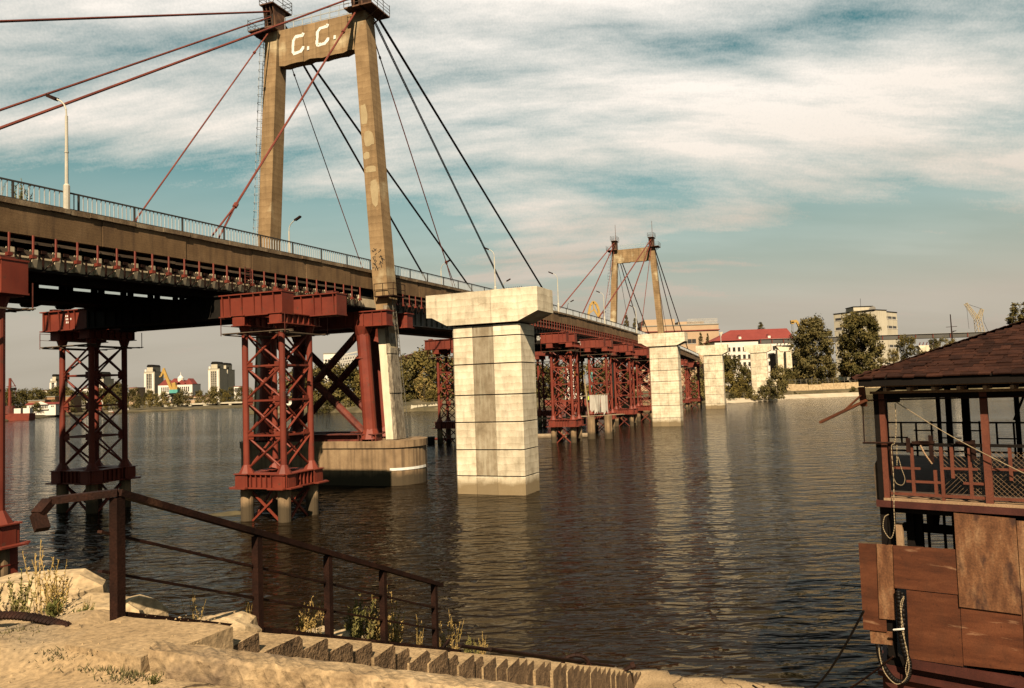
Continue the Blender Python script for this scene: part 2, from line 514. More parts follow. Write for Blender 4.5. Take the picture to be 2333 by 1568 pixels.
M['grass'] = mat('dry_moss', [(.06, .058, .018), (.12, .10, .04), (.2, .155, .075)], 6, .95, bump=.2, grain=.4)
M['bark'] = mat('bark', [(.035, .025, .016), (.08, .058, .036)], 2, .95, bump=.3, grain=.3)
M['wall_cream'] = mat('cream_render', [(0.4368, 0.3744, 0.273), (0.5148, 0.4524, 0.3432)], .15, .9, bump=0, streak=.3, streak_scale=(.3, .3, .03), grain=.1, grain_scale=4)
M['wall_white'] = mat('white_render', [(0.6279, 0.5561, 0.4717), (0.6997, 0.6369, 0.5504)], .15, .9, bump=0, grain=.08, grain_scale=4)
M['wall_peach'] = mat('peach_render', [(0.374, 0.2465, 0.1487), (0.442, 0.306, 0.1955)], .1, .9, bump=0, grain=.1, grain_scale=3)
M['wall_brick'] = mat('tan_brick', [(.26, .145, .075), (.33, .195, .105)], .3, .9, bump=0, grain=.2, grain_scale=5)
M['roof_red'] = mat('red_sheet_roof', [(0.1725, 0.028, 0.021), (0.225, 0.0406, 0.0294)], .2, .7, bump=0, streak=.25, grain=.1, grain_scale=3)
M['roof_grey'] = mat('grey_sheet_roof', [(.20, .185, .15), (.28, .26, .22)], .3, .7, bump=0, grain=.15, grain_scale=3)
M['glass'] = mat('dark_window_glass', [(.020, .018, .016), (.05, .045, .04)], .4, .15, bump=0, grain=0, spec=.5)
M['crane_yellow'] = mat('crane_yellow', [(0.34, 0.1984, 0.0396), (0.4216, 0.256, 0.0648)], .5, .6, bump=0, grain=.15, grain_scale=4)
M['crane_pale'] = mat('faded_crane_yellow', [(.34, .24, .10), (.44, .33, .16)], .5, .6, bump=0, grain=.15, grain_scale=4)
M['teal'] = mat('teal_paint', [(.06, .25, .22), (.10, .33, .29)], .5, .6, bump=0, grain=.1)
M['lime'] = mat('lime_paint', [(.40, .52, .03), (.50, .60, .06)], .8, .6, bump=0, grain=.1)
M['steel_pale'] = mat('pale_steel', [(.36, .32, .27), (.50, .46, .40)], .5, .6, bump=0, grain=.1)
M['lamp_metal'] = mat('lamp_post_paint', [(0.4032, 0.3648, 0.288), (0.528, 0.48, 0.3936)], 1.2, .6, bump=0, grain=.2)
M['viaduct'] = mat('viaduct_steel', [(.060, .055, .048), (.090, .082, .070)], .15, .7, bump=0, grain=.12, grain_scale=3)
M['graffiti'] = mat('black_spray', [(.02, .016, .012), (.04, .03, .02)], 3, .8, bump=0, grain=.2)
M['fence'] = mat('fence_grey', [(.10, .085, .065), (.16, .14, .11)], 2, .8, bump=0, grain=.1)


def water_material():
    m = bpy.data.materials.new('river_water')
    m.use_nodes = True
    t = m.node_tree
    nd, L = t.nodes, t.links.new
    bs = nd['Principled BSDF']
    bs.inputs['Base Color'].default_value = (.0048, .0030, .0015, 1)
    bs.inputs['Roughness'].default_value = 0.06
    bs.inputs['IOR'].default_value = 1.33
    bs.inputs['Specular IOR Level'].default_value = 0.05
    geo = nd.new('ShaderNodeNewGeometry')

    def noise(scale, rot, sc, detail, rough):
        mp = nd.new('ShaderNodeMapping')
        mp.inputs['Rotation'].default_value = (0, 0, R(rot))
        mp.inputs['Scale'].default_value = sc
        L(geo.outputs['Position'], mp.inputs[0])
        n = nd.new('ShaderNodeTexNoise')
        n.inputs['Scale'].default_value = scale
        n.inputs['Detail'].default_value = detail
        n.inputs['Roughness'].default_value = rough
        n.inputs['Distortion'].default_value = 0.4
        L(mp.outputs[0], n.inputs[0])
        return n.outputs['Fac']
    a = noise(1.45, 12, (0.55, 1.35, 1), 2, .5)
    b = noise(0.45, -10, (0.55, 1.3, 1), 2, .5)
    ma = nd.new('ShaderNodeMath')
    ma.operation = 'MULTIPLY_ADD'
    ma.inputs[1].default_value = 1.9
    L(b, ma.inputs[0]); L(a, ma.inputs[2])
    wp = noise(0.035, 0, (.6, 1.2, 1), 3, .5)                # wind patches and calmer lanes
    wr = nd.new('ShaderNodeMapRange')
    wr.inputs['From Min'].default_value = 0.3
    wr.inputs['From Max'].default_value = 0.7
    wr.inputs['To Min'].default_value = 0.45
    wr.inputs['To Max'].default_value = 1.35
    L(wp, wr.inputs[0])
    bp = nd.new('ShaderNodeBump')
    L(wr.outputs[0], bp.inputs['Strength'])
    bp.inputs['Distance'].default_value = 0.20
    L(ma.outputs[0], bp.inputs['Height'])
    L(bp.outputs[0], bs.inputs['Normal'])
    return m


M['water'] = water_material()

# ================================================================== WATER AND LAND
mb = MB()
mb.quad((-3000, -60, 0), (3000, -60, 0), (3000, 5000, 0), (-3000, 5000, 0))
kind(mb.build('river_water', M['water']), 'structure')


def bank(name, edge, back, z, m, rise=0.0, depth=1.2):
    """Land behind a shore line: a low irregular face, then ground running back and rising."""
    mb = MB()
    pts = []
    for a, b in zip(edge[:-1], edge[1:]):
        n = max(1, int((b - a).length / 7))
        for i in range(n):
            p = a.lerp(b, i / n)
            pts.append(p + Vector((rng.uniform(-.9, .9), rng.uniform(-.9, .9), 0)))
    pts.append(edge[-1])
    rows = [(0, -depth), (0.0, 0.15), (2.5, z * .75), (7, z), (40, z + rise * .5), (150, z + rise), (back, z + rise)]
    n = len(pts)
    for d, h in rows:
        for p in pts:
            dirv = Vector((p.x, p.y, 0)).normalized()
            mb.v.append(tuple(p + dirv * d + Vector((0, 0, h + (rng.uniform(-.2, .2) if 0 < d < 100 else 0)))))
    for r in range(len(rows) - 1):
        for i in range(n - 1):
            mb.f.append((r * n + i, r * n + i + 1, (r + 1) * n + i + 1, (r + 1) * n + i))
    return kind(mb.build(name, m), 'structure')


left_edge = [on(-500, 1010), on(-60, 966), on(60, 955.5), on(200, 944.5), on(330, 938.5), on(450, 933), on(545, 929), on(650, 927)]
bank('left_riverbank', left_edge, 2600, 1.3, M['bank'], 2)
mid_edge = [on(560, 944.5), on(690, 941), on(830, 940.5), on(940, 938.5), on(1040, 937), on(1180, 930), on(1330, 924.5), on(1490, 921)]
bank('middle_riverbank', mid_edge, 1800, 2.2, M['bank'], 5)
right_edge = [on(1470, 922), on(1560, 919), on(1640, 917), on(1700, 915), on(1760, 911), on(1800, 907), on(1960, 901.5), on(2120, 895), on(2600, 876)]
bank('right_riverbank', right_edge, 1500, 3.0, M['bank'], 3)
mb = MB()                                                   # pale beach below the white piers
bp = [on(1655, 919), on(1700, 917), on(1758, 913), on(1800, 909), on(1960, 903)]
for a, b in zip(bp[:-1], bp[1:]):
    da, db = a.normalized() * 6, b.normalized() * 6
    mb.quad(a + Vector((0, 0, .02)) - da * .15, b + Vector((0, 0, .02)) - db * .15, b + db + Vector((0, 0, 1.6)), a + da + Vector((0, 0, 1.6)))
kind(mb.build('sandy_beach', M['sand']), 'structure')

mb = MB()                                                   # mud islet beside the lattice tower
c = on(520, 1171)
n = 26
for i in range(n):
    a = 2 * math.pi * i / n
    r = 1 + rng.uniform(-.2, .2)
    mb.v.append((c.x + 2.0 * r * math.cos(a), c.y + 1.1 * r * math.sin(a), -.06))
mb.v.append((c.x + .5, c.y, .22))
mb.f += [(i, (i + 1) % n, n) for i in range(n)]
kind(mb.build('mudbank', M['bank']), 'structure')

# ================================================================== BRIDGE DECK
S0, S1, STEP = -62.0, 224.0, 6.5
deck = thing('road_bridge_deck', 'long concrete bridge deck with board marked edge beams carried on red steel', 'bridge', B0, ROTZ)


def strip(mb, t0, t1, za, zb, s0, s1):                      # box that follows the deck curve; za / zb relative to the edge height
    a, b = zd(s0), zd(s1)
    mb.hexa([(t0, s0, a + za), (t1, s0, a + za), (t1, s1, b + za), (t0, s1, b + za),
             (t0, s0, a + zb), (t1, s0, a + zb), (t1, s1, b + zb), (t0, s1, b + zb)])


ss = [S0 + STEP * i for i in range(int((S1 - S0) / STEP) + 1)]
for side in (1, -1):
    for k, (a, b) in enumerate(zip(ss[:-1], ss[1:])):
        mb = MB()
        g = .025
        t0, t1 = (5.35, 5.72 + .02 * (k % 3)) if side > 0 else (-5.72, -5.35)
        strip(mb, t0, t1, -1.78, -.27, a + g, b - g)
        mb.build('fascia_panel', M['fascia'], deck)
    mb = MB()
    lip_s = S0
    while lip_s < S1 - 2:
        e = min(S1, lip_s + rng.uniform(1.2, 2.6))
        j = rng.uniform(-.03, .03)
        strip(mb, *((5.0, 5.86 + j) if side > 0 else (-5.86 - j, -5.0)), -.268 + rng.uniform(-.03, .02), rng.uniform(-.02, .0), lip_s, e)
        lip_s = e
    mb.build('kerb_edge', M['lip'], deck)
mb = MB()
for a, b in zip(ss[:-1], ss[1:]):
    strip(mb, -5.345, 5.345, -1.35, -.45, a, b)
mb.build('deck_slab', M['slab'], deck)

# main girders: grey boxes with stiffeners on the river spans
for side in (1, -1):
    mb = MB()
    for a, b in zip(ss[:-1], ss[1:]):
        if a < 2:
            continue
        strip(mb, *((2.6, 3.9) if side > 0 else (-3.9, -2.6)), -4.55, -1.36, a, b)
        strip(mb, *((2.3, 4.15) if side > 0 else (-4.15, -2.3)), -4.66, -4.552, a, b)
    mb.build('main_girder', M['girder'], deck)
    mb = MB()
    s = 4.0
    while s < 222:
        z = zd(s)
        x0, x1 = (3.902, 4.10) if side > 0 else (-4.10, -3.902)
        mb.box(x0, x1, s, s + .06, z - 4.55, z - 1.9)
        s += 1.3
    kind(mb.build('stiffener', M['girder'], deck), 'stuff')
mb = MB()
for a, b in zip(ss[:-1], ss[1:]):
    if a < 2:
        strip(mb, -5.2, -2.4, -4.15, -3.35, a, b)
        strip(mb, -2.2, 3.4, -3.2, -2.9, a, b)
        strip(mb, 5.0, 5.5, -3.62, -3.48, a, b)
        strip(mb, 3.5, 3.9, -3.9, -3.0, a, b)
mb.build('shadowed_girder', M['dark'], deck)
s = -60.0
mb = MB()
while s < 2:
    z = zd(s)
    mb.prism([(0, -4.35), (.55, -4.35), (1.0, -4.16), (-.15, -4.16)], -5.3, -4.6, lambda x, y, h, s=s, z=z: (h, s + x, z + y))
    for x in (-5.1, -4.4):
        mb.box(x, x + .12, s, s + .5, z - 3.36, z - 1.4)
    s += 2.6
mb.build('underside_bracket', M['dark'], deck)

# hanging scaffold along the near edge
rib = MB()
rib.prism([(5.40, -2.48), (5.70, -2.48), (5.68, -3.0), (5.58, -3.42), (5.40, -3.46)], -.16, .16, lambda x, y, h: (x, h, y))
rib_me = rib.mesh('rib')
rib_me.materials.append(M['block'])
hp = MB().tube((5.92, 0, -1.80), (5.92, 0, -2.95), .06, n=6)
hp.box(5.80, 6.04, -.13, .13, -3.02, -2.84)
hp_me = hp.mesh('hanger_post')
hp_me.materials.append(M['red'])
st = MB().bar((5.9, 0, -2.98), (5.62, -.45, -3.55), .06)
st.bar((5.76, -.62, -2.7), (5.76, -.62, -3.6), .08)
st.box(5.66, 5.86, -.78, -.46, -2.72, -2.55)
st_me = st.mesh('strut')
st_me.materials.append(M['rust'])
s = -45.8
while s < 140:
    if not (-1.6 < s < 3.2):
        p = put('hanger_post', hp_me, deck, (0, s, zd(s)))
        put('strut', st_me, p)
        if s < -2:
            put('cross_rib', rib_me, deck, (0, s + .30, zd(s)))
    s += 1.32
mb = MB()
for a, b in zip(ss[:-1], ss[1:]):
    if b < 4:
        strip(mb, 5.32, 5.396, -3.46, -2.5, max(a, -46), b)
mb.build('back_panel', M['block'], deck)
s = -46.0
while s < 138:
    e = s + rng.uniform(3.4, 5.2)
    if not (s < 3 and e > -1.8):
        for (t0, za, zb, tt) in ((5.70, -2.22, -2.06, .05), (5.62, -2.86, -2.60, .07)):
            mb = MB()
            j = rng.uniform(-.03, .03)
            a, b = zd(s), zd(e)
            mb.hexa([(t0, s, a + za + j), (t0 + tt, s, a + za + j), (t0 + tt, e - .05, b + za - j), (t0, e - .05, b + za - j),
                     (t0, s, a + zb + j), (t0 + tt, s, a + zb + j), (t0 + tt, e - .05, b + zb - j), (t0, e - .05, b + zb - j)])
            mb.build('plank', M['wood'], deck)
    s = e
mb = MB()                                                    # little red access ladder hung below the edge, left of the pylon
for x in (0, .55):
    mb.bar((5.98, -17.6 + x, zd(-17) - 1.7), (5.98, -17.6 + x, zd(-17) - 2.9), .05)
for k in range(6):
    mb.bar((5.98, -17.6, zd(-17) - 1.8 - .2 * k), (5.98, -17.05, zd(-17) - 1.8 - .2 * k), .04)
mb.build('hung_ladder', M['red_dark'], deck)

# ------------------------------------------------------------------ railings
bal_me = MB().box(-.022, .022, -.022, .022, .05, .98).mesh('baluster')
bal_me.materials.append(M['rail_paint'])
for side, lab in ((1, 'pale metal railing along the near edge of the bridge deck'), (-1, 'pale metal railing along the far edge of the bridge deck, seen through the near one')):
    rail = thing('bridge_railing', lab, 'railing', B0, ROTZ)
    t = 5.45 * side
    mb = MB()
    for a, b in zip(ss[:-1], ss[1:]):
        strip(mb, t - .045, t + .045, .98, 1.06, a, b)
        strip(mb, t - .03, t + .03, .08, .13, a, b)
    mb.build('top_rail', M['rail_dark'], rail)
    allb = [S0 + .3 * i for i in range(int((S1 - S0) / .3))]
    near = [s for s in allb if s > -41][:290] if side > 0 else []
    for s in near:
        put('baluster', bal_me, rail, (t, s, zd(s)))
    nset = set(near)
    mb = MB()
    for s in allb:
        if s not in nset:
            z = zd(s)
            mb.box(t - .022, t + .022, s - .022, s + .022, z + .05, z + .98)
    kind(mb.build('baluster_row', M['rail_paint'], rail), 'stuff')
    mb = MB()
    s = S0
    while s < S1:
        mb.box(t - .04, t + .04, s - .05, s + .05, zd(s) - .01, zd(s) + 1.0)
        s += 3.9
    mb.build('post', M['rail_dark'], rail)

# ================================================================== PYLONS
ZB, ZT = 41.2, 44.9


def wleg(z):                                                # half the clear width between the legs
    return 6.8 + (4.537 - 6.8) * (z - 4.06) / (41.2 - 4.06)


def make_pylon(label, s_at, first):
    root = thing('bridge_pylon', label, 'bridge pylon', BP(s_at, 0, 0), ROTZ)
    for sd_ in (-1, 1):
        mb = MB()
        zs = [4.0, 16.4, 16.9, 30, ZT]
        wd = [1.12, 1.22, 1.52, 1.50, 1.46]
        dp = [1.45, 1.5, 1.66, 1.64, 1.6]
        for i, z in enumerate(zs):
            w0 = wleg(z) + (.12 if z < 16.5 else 0)
            w1 = w0 + wd[i]
            a, b = (w0, w1) if sd_ > 0 else (-w1, -w0)
            mb.v += [(a, 0, z), (b, 0, z), (b, dp[i], z), (a, dp[i], z)]
        for i in range(len(zs) - 1):
            o = 4 * i
            mb.f += [(o, o + 1, o + 5, o + 4), (o + 1, o + 2, o + 6, o + 5), (o + 2, o + 3, o + 7, o + 6), (o + 3, o, o + 4, o + 7)]
        mb.f += [(3, 2, 1, 0), (16, 17, 18, 19)]
        leg = mb.build('leg', M['pylon'], root)
        # whitewashed lower face and, on the near leg, the spalled side
        mb = MB()
        zt = 14.2
        w0, w1 = wleg(4.0) + .12, wleg(zt) + .12
        if sd_ > 0:
            mb.prism([(w0 + .02, 4.02), (w0 + .86, 4.02), (w1 + .92, zt), (w1 + .02, zt)], -.02, -.002, lambda x, y, h: (x, h, y))
        else:
            mb.prism([(-w0 - .86, 4.02), (-w0 - .02, 4.02), (-w1 - .02, zt), (-w1 - .92, zt)], -.02, -.002, lambda x, y, h: (x, h, y))
        mb.build('painted_face', M['pylon_paint'], leg)
        if sd_ > 0:
            mb = MB()
            zz = 4.03
            while zz < 16.3:
                h = rng.uniform(.5, .9)
                e = min(16.35, zz + h)
                wo0, wo1 = wleg(zz) + 1.235, wleg(e) + 1.27
                j = rng.uniform(0, .10)
                mb.hexa([(wo0 - .3, -.05 - j, zz), (wo0 + .05 + j, -.05 - j, zz), (wo0 + .05 + j, 1.5 + j, zz), (wo0 - .3, 1.5 + j, zz),
                         (wo1 - .3, -.05 - j, e), (wo1 + .05 + j, -.05 - j, e), (wo1 + .05 + j, 1.5 + j, e), (wo1 - .3, 1.5 + j, e)])
                zz = e
            mb.build('spalled_side', M['rough_stone'], leg)
    # cross beam of seven boarded panels, ragged along the soffit
    w = wleg(42.5)
    n = 6
    pw = 2 * w / n
    for i in range(n):
        x0, x1 = -w + pw * i + .02, -w + pw * (i + 1) - .02
        mb = MB()
        j = .03 * (i % 2)
        poly = [(x0, ZB - .05 * (i % 3)), (x0 + pw * .45, ZB - .12 + .1 * ((i * 7) % 3)), (x1, ZB - .03 * ((i + 1) % 3)), (x1, ZT - .1), (x0, ZT - .1)]
        mb.prism(poly, .34 - j, 1.34, lambda x, y, h: (x, h, y))
        mb.build('beam_panel', M['pylon'], root)
    # rusted anchor boxes, platforms, rails on top
    for sd_ in (-1, 1):
        cx = sd_ * (wleg(ZT) + .73)
        mb = MB()
        mb.box(cx - .62, cx + .62, .1, 1.5, ZT, ZT + 2.3)
        for x in (-.95, -.35, .35, .95):
            mb.prism([(-.55, ZT + 2.3), (.12, ZT + 2.3), (.12, ZT + .2), (-.1, ZT + .2)], cx + x * .62 - .04, cx + x * .62 + .04, lambda x_, y, h: (h, x_, y))
        mb.box(cx - .8, cx + .8, -.75, 2.3, ZT + 2.3, ZT + 2.42)
        box_ = mb.build('anchor_box', M['bracket'], root)
        mb = MB()
        x0, x1, y0, y1, z = cx - .85, cx + .85, -.7, 2.25, ZT + 2.42
        for (x, y) in ((x0, y0), (x1, y0), (x1, y1), (x0, y1), (cx, y0), (cx, y1), (x0, .8), (x1, .8)):
            mb.bar((x, y, z), (x, y, z + 1.15), .05)
        for h in (.4, .78, 1.15):
            for p, q in (((x0, y0), (x1, y0)), ((x1, y0), (x1, y1)), ((x1, y1), (x0, y1)), ((x0, y1), (x0, y0))):
                mb.bar((*p, z + h), (*q, z + h), .04)
        mb.build('guard_rail', M['rail_dark'], box_)
        mb = MB()                                            # working platform cantilevered outwards
        o0 = cx + sd_ * .7
        xa, xb = (o0, o0 + 1.35) if sd_ > 0 else (o0 - 1.35, o0)
        mb.box(xa, xb, -1.0, 2.4, ZT - .25, ZT - .12)
        mb.box(cx - .95, cx + .95, -1.0, -.02, ZT - .25, ZT - .12)
        mb.bar((cx + sd_ * .75, .2, ZT - 1.1), (xb if sd_ > 0 else xa, .2, ZT - .25), .1)
        mb.bar((cx + sd_ * .75, 1.4, ZT - 1.1), (xb if sd_ > 0 else xa, 1.4, ZT - .25), .1)
        pl = mb.build('work_platform', M['bracket'], root)
        mb = MB()
        xo = xb if sd_ > 0 else xa
        for (x, y) in ((xo, -1), (xo, .1), (xo, 1.2), (xo, 2.4), (cx + sd_ * .7, 2.4), (cx - sd_ * .95, -1), (cx, -1)):
            mb.bar((x, y, ZT - .12), (x, y, ZT + 1.0), .045)
        for h in (.3, .62, 1.0):
            mb.bar((xo, -1, ZT - .12 + h), (xo, 2.4, ZT - .12 + h), .035)
            mb.bar((xo, -1, ZT - .12 + h), (cx - sd_ * .95, -1, ZT - .12 + h), .035)
        mb.build('guard_rail', M['rail_dark'], pl)
    mb = MB()                                                # walkway rail along the beam
    for x in [-3.7 + i * 1.06 for i in range(8)]:
        mb.bar((x, .42, ZT - .1), (x, .42, ZT + 1.1), .045)
        mb.bar((x + .4, 1.25, ZT - .1), (x + .4, 1.25, ZT + 1.1), .045)
    for y in (.42, 1.25):
        for h in (.55, 1.1):
            mb.bar((-3.75, y, ZT + h), (3.75, y, ZT + h), .045)
    mb.build('beam_railing', M['rail_paint'], root)
    # caged ladder up the far leg
    mb = MB()
    za, zb = 20.2, ZT - .3
    xa, xb = -wleg(za) - 1.95, -wleg(zb) - 1.9
    for y in (.35, .95):
        mb.bar((xa, y, za), (xb, y, zb), .05)
    k = int((zb - za) / .42)
    for i in range(k):
        f = i / k
        x, z = xa + (xb - xa) * f, za + (zb - za) * f
        mb.bar((x, .35, z), (x, .95, z), .035)
        if i % 2 == 0:
            mb.path([(x, .35, z), (x - .4, .2, z), (x - .7, .65, z), (x - .4, 1.1, z), (x, .95, z)], .022, n=4)
    mb.bar((xa - .68, .65, za), (xb - .68, .65, zb), .035)
    mb.build('caged_ladder', M['rail_paint'], root)
    mb = MB()                                                # bare ladder on the near leg below the deck
    xa, xb = wleg(4.1) + 2.1, wleg(16.6) + 1.75
    for y in (.2, .75):
        mb.bar((xa, y, 4.1), (xb, y, 17.2), .045)
    for i in range(34):
        f = i / 34
        mb.bar((xa + (xb - xa) * f, .2, 4.1 + 13.1 * f), (xa + (xb - xa) * f, .75, 4.1 + 13.1 * f), .035)
        if i % 3 == 0:
            mb.bar((xa + (xb - xa) * f, .75, 4.1 + 13.1 * f), (xa + (xb - xa) * f - .55, .75, 4.1 + 13.1 * f), .03)
    mb.build('ladder', M['fence'], root)
    mb = MB()                                                # little rail stage on the near leg at deck level
    x0 = wleg(17) + 1.3
    mb.box(x0 - .9, x0 + 1.1, -.6, -.02, 17.1, 17.2)
    mb.box(x0 + .3, x0 + 1.1, -.02, 1.6, 17.1, 17.2)
    for x, y in ((x0 - .9, -.6), (x0, -.6), (x0 + 1.1, -.6), (x0 + 1.1, 1.6)):
        mb.bar((x, y, 17.2), (x, y, 18.3), .05)
    for h in (17.75, 18.3):
        mb.bar((x0 - .9, -.6, h), (x0 + 1.1, -.6, h), .05)
        mb.bar((x0 + 1.1, -.6, h), (x0 + 1.1, 1.6, h), .05)
    mb.build('stage', M['rust'], root)
    if not first:
        for sd_ in (-1, 1):
            cx = sd_ * (wleg(ZT) + .73)
            MB().tube((cx, 2.0, ZT + 2.4), (cx, 2.0, ZT + 7.2), .08, .05, n=6).build('mast', M['bracket'], root)
    # stays: anchored in the boxes, running down to the deck edge
    plan = {1: [(19.7, .065), (37.7, .085), (59.0, .10), (-19.9, .085), (-41.2, .11), (-61.5, .12)],
            -1: [(18.2, .055), (37.0, .085), (54.8, .10), (-19.3, .065), (-41.4, .11), (-61.0, .11)]}
    for sd_ in (-1, 1):
        cx = sd_ * (wleg(ZT) + .73)
        for (ds, r) in plan[sd_]:
            q = Vector((sd_ * 5.15, ds, zd(s_at + ds) - .15))
            long_ = abs(ds) / 60
            p = Vector((cx, .8 + (.55 if ds > 0 else -.75), ZT + .25 + 1.6 * long_ - (.6 if abs(ds) < 25 else 0)))
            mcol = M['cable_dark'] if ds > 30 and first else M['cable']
            mb = MB()
            if abs(ds) < 25:
                k = q + (p - q) * .12
                mb.tube(p, k, r, n=6)
                mb.tube(k, q + Vector((0, -.45, 0)), r * .8, n=6)
                mb.tube(k, q + Vector((0, .35, 0)), r * .8, n=6)
                mb.tube(k - (p - q).normalized() * .2, k + (p - q).normalized() * .2, r * 2, n=6)
                j = q + (p - q) * .86
                mb.tube(j, j + (p - q).normalized() * .25, r * 2, n=6)
            else:
                off = Vector((.07, 0, 0))
                mb.tube(p - off, q - off, r * .75, n=6)
                mb.tube(p + off, q + off, r * .75, n=6)
            mb.build('stay_cable', mcol, root)
    return root


pylon1 = make_pylon('tall near bridge pylon with white C. C. lettering painted on its cross beam', 0.0, True)
# painted letters, blotches and graffiti on the near pylon
def letter_c(x0, z0, w, h, th):
    a = [(x0 + w, z0 + h), (x0 + .35 * w, z0 + h), (x0, z0 + h * .82), (x0, z0), (x0 + w * .75, z0), (x0 + w, z0 + .22 * h)]
    return a
mb = MB()
for (x0, z0) in ((-2.80, 42.05), (.06, 42.35)):
    pts = [(x0 + 1.34, z0 + 1.92), (x0 + 1.25, z0 + 1.72), (x0 + .42, z0 + 1.70), (x0 + .12, z0 + 1.36), (x0 + .06, z0 + .25), (x0 + .18, z0 + .06), (x0 + .95, z0 + .10), (x0 + 1.32, z0 + .46), (x0 + 1.34, z0 + .62)]
    for p, q in zip(pts[:-1], pts[1:]):
        n = max(1, int(math.dist(p, q) / .22))
        for k in range(n):
            f0, f1 = k / n - .08, (k + 1) / n + .08
            jx, jz = rng.uniform(-.035, .035), rng.uniform(-.035, .035)
            y_ = .300 - .0007 * (k % 5)
            mb.bar((p[0] + (q[0] - p[0]) * f0 + jx, y_, p[1] + (q[1] - p[1]) * f0 + jz), (p[0] + (q[0] - p[0]) * f1 + jx, y_, p[1] + (q[1] - p[1]) * f1 + jz), rng.uniform(.22, .34), .010, up=(0, 1, 0))
for (x, z) in ((-.93, 42.35), (2.15, 42.85)):
    mb.prism([(x - .13, z - .2), (x + .13, z - .18), (x + .15, z + .15), (x - .10, z + .2)], .286, .306, lambda x_, y, h: (x_, h, y))
mb.build('painted_lettering', M['white_paint'], pylon1)
mb = MB()
for i in range(26):
    f = Vector((wleg(20.6) + .25 + rng.uniform(0, .95), -.006, 20.6 + rng.uniform(-.9, 1.3)))
    g = f + Vector((rng.uniform(-.35, .35), 0, rng.uniform(-.5, .5)))
    mb.bar(f, g, .07, .012, up=(0, 1, 0))
mb.build('graffiti', M['graffiti'], pylon1)
for z0, z1, x0, x1 in ((33.4, 35.7, .05, .85), (31.4, 33.0, .2, 1.4), (28.9, 29.6, .05, 1.45), (25.6, 28.3, .5, 1.38), (30.2, 31.0, .05, .8)):
    ring = []
    nn = 16
    for i in range(nn):
        an = 2 * math.pi * i / nn
        cx_, cz_ = math.copysign(abs(math.cos(an)) ** .55, math.cos(an)), math.copysign(abs(math.sin(an)) ** .55, math.sin(an))
        x, z = (x0 + x1) / 2 + cx_ * (x1 - x0) / 2 * rng.uniform(.75, 1), (z0 + z1) / 2 + cz_ * (z1 - z0) / 2 * rng.uniform(.72, 1)
        ring.append((wleg(z) + max(.03, x), z))
    MB().prism(ring, -.010, -.003, lambda x, y, h: (x, h, y)).build('fresh_patch', M['pylon_patch'], pylon1)
pylon2 = make_pylon('smaller looking far bridge pylon with two thin masts on top', 144.0, False)

# ------------------------------------------------------------------ round-ended pylon piers
def capsule(hl, hw, n=14):
    pts = []
    for k in range(n + 1):
        a = -math.pi / 2 + math.pi * k / n
        pts.append((hl - hw * .8 + hw * .8 * math.cos(a), hw * math.sin(a)))
    for k in range(n + 1):
        a = math.pi / 2 + math.pi * k / n
        pts.append((-hl + hw * .8 + hw * .8 * math.cos(a), hw * math.sin(a)))
    return pts


def river_pier(label, s_at, with_line):
    root = thing('pylon_pier', label, 'bridge pier', BP(s_at + 1.2, .25, 0), ROTZ)
    MB().prism(capsule(9.75, 2.9), -2.0, 3.36).build('pier_body', M['footing'], root, smooth=False)
    MB().prism(capsule(9.87, 3.02), 3.362, 3.97).build('coping', M['footing'], root)
    if with_line:                                            # white water gauge band round the end
        mb = MB()
        c = [p for p in capsule(9.79, 2.94) if p[0] > 7.8 and p[1] < 1.2]
        for p, q in zip(c[:-1], c[1:]):
            mb.hexa([(p[0] - .03, p[1] + .03, 1.35), (p[0], p[1], 1.35), (q[0], q[1], 1.35), (q[0] - .03, q[1], 1.35),
                     (p[0] - .03, p[1] + .03, 1.57), (p[0], p[1], 1.57), (q[0], q[1], 1.57), (q[0] - .03, q[1], 1.57)])
        mb.build('white_gauge_band', M['white_paint'], root)
    return root


river_pier('round ended concrete pier with a white gauge band under the near pylon', 0, True)
river_pier('round ended concrete pier under the far pylon, mostly behind red towers', 144, False)


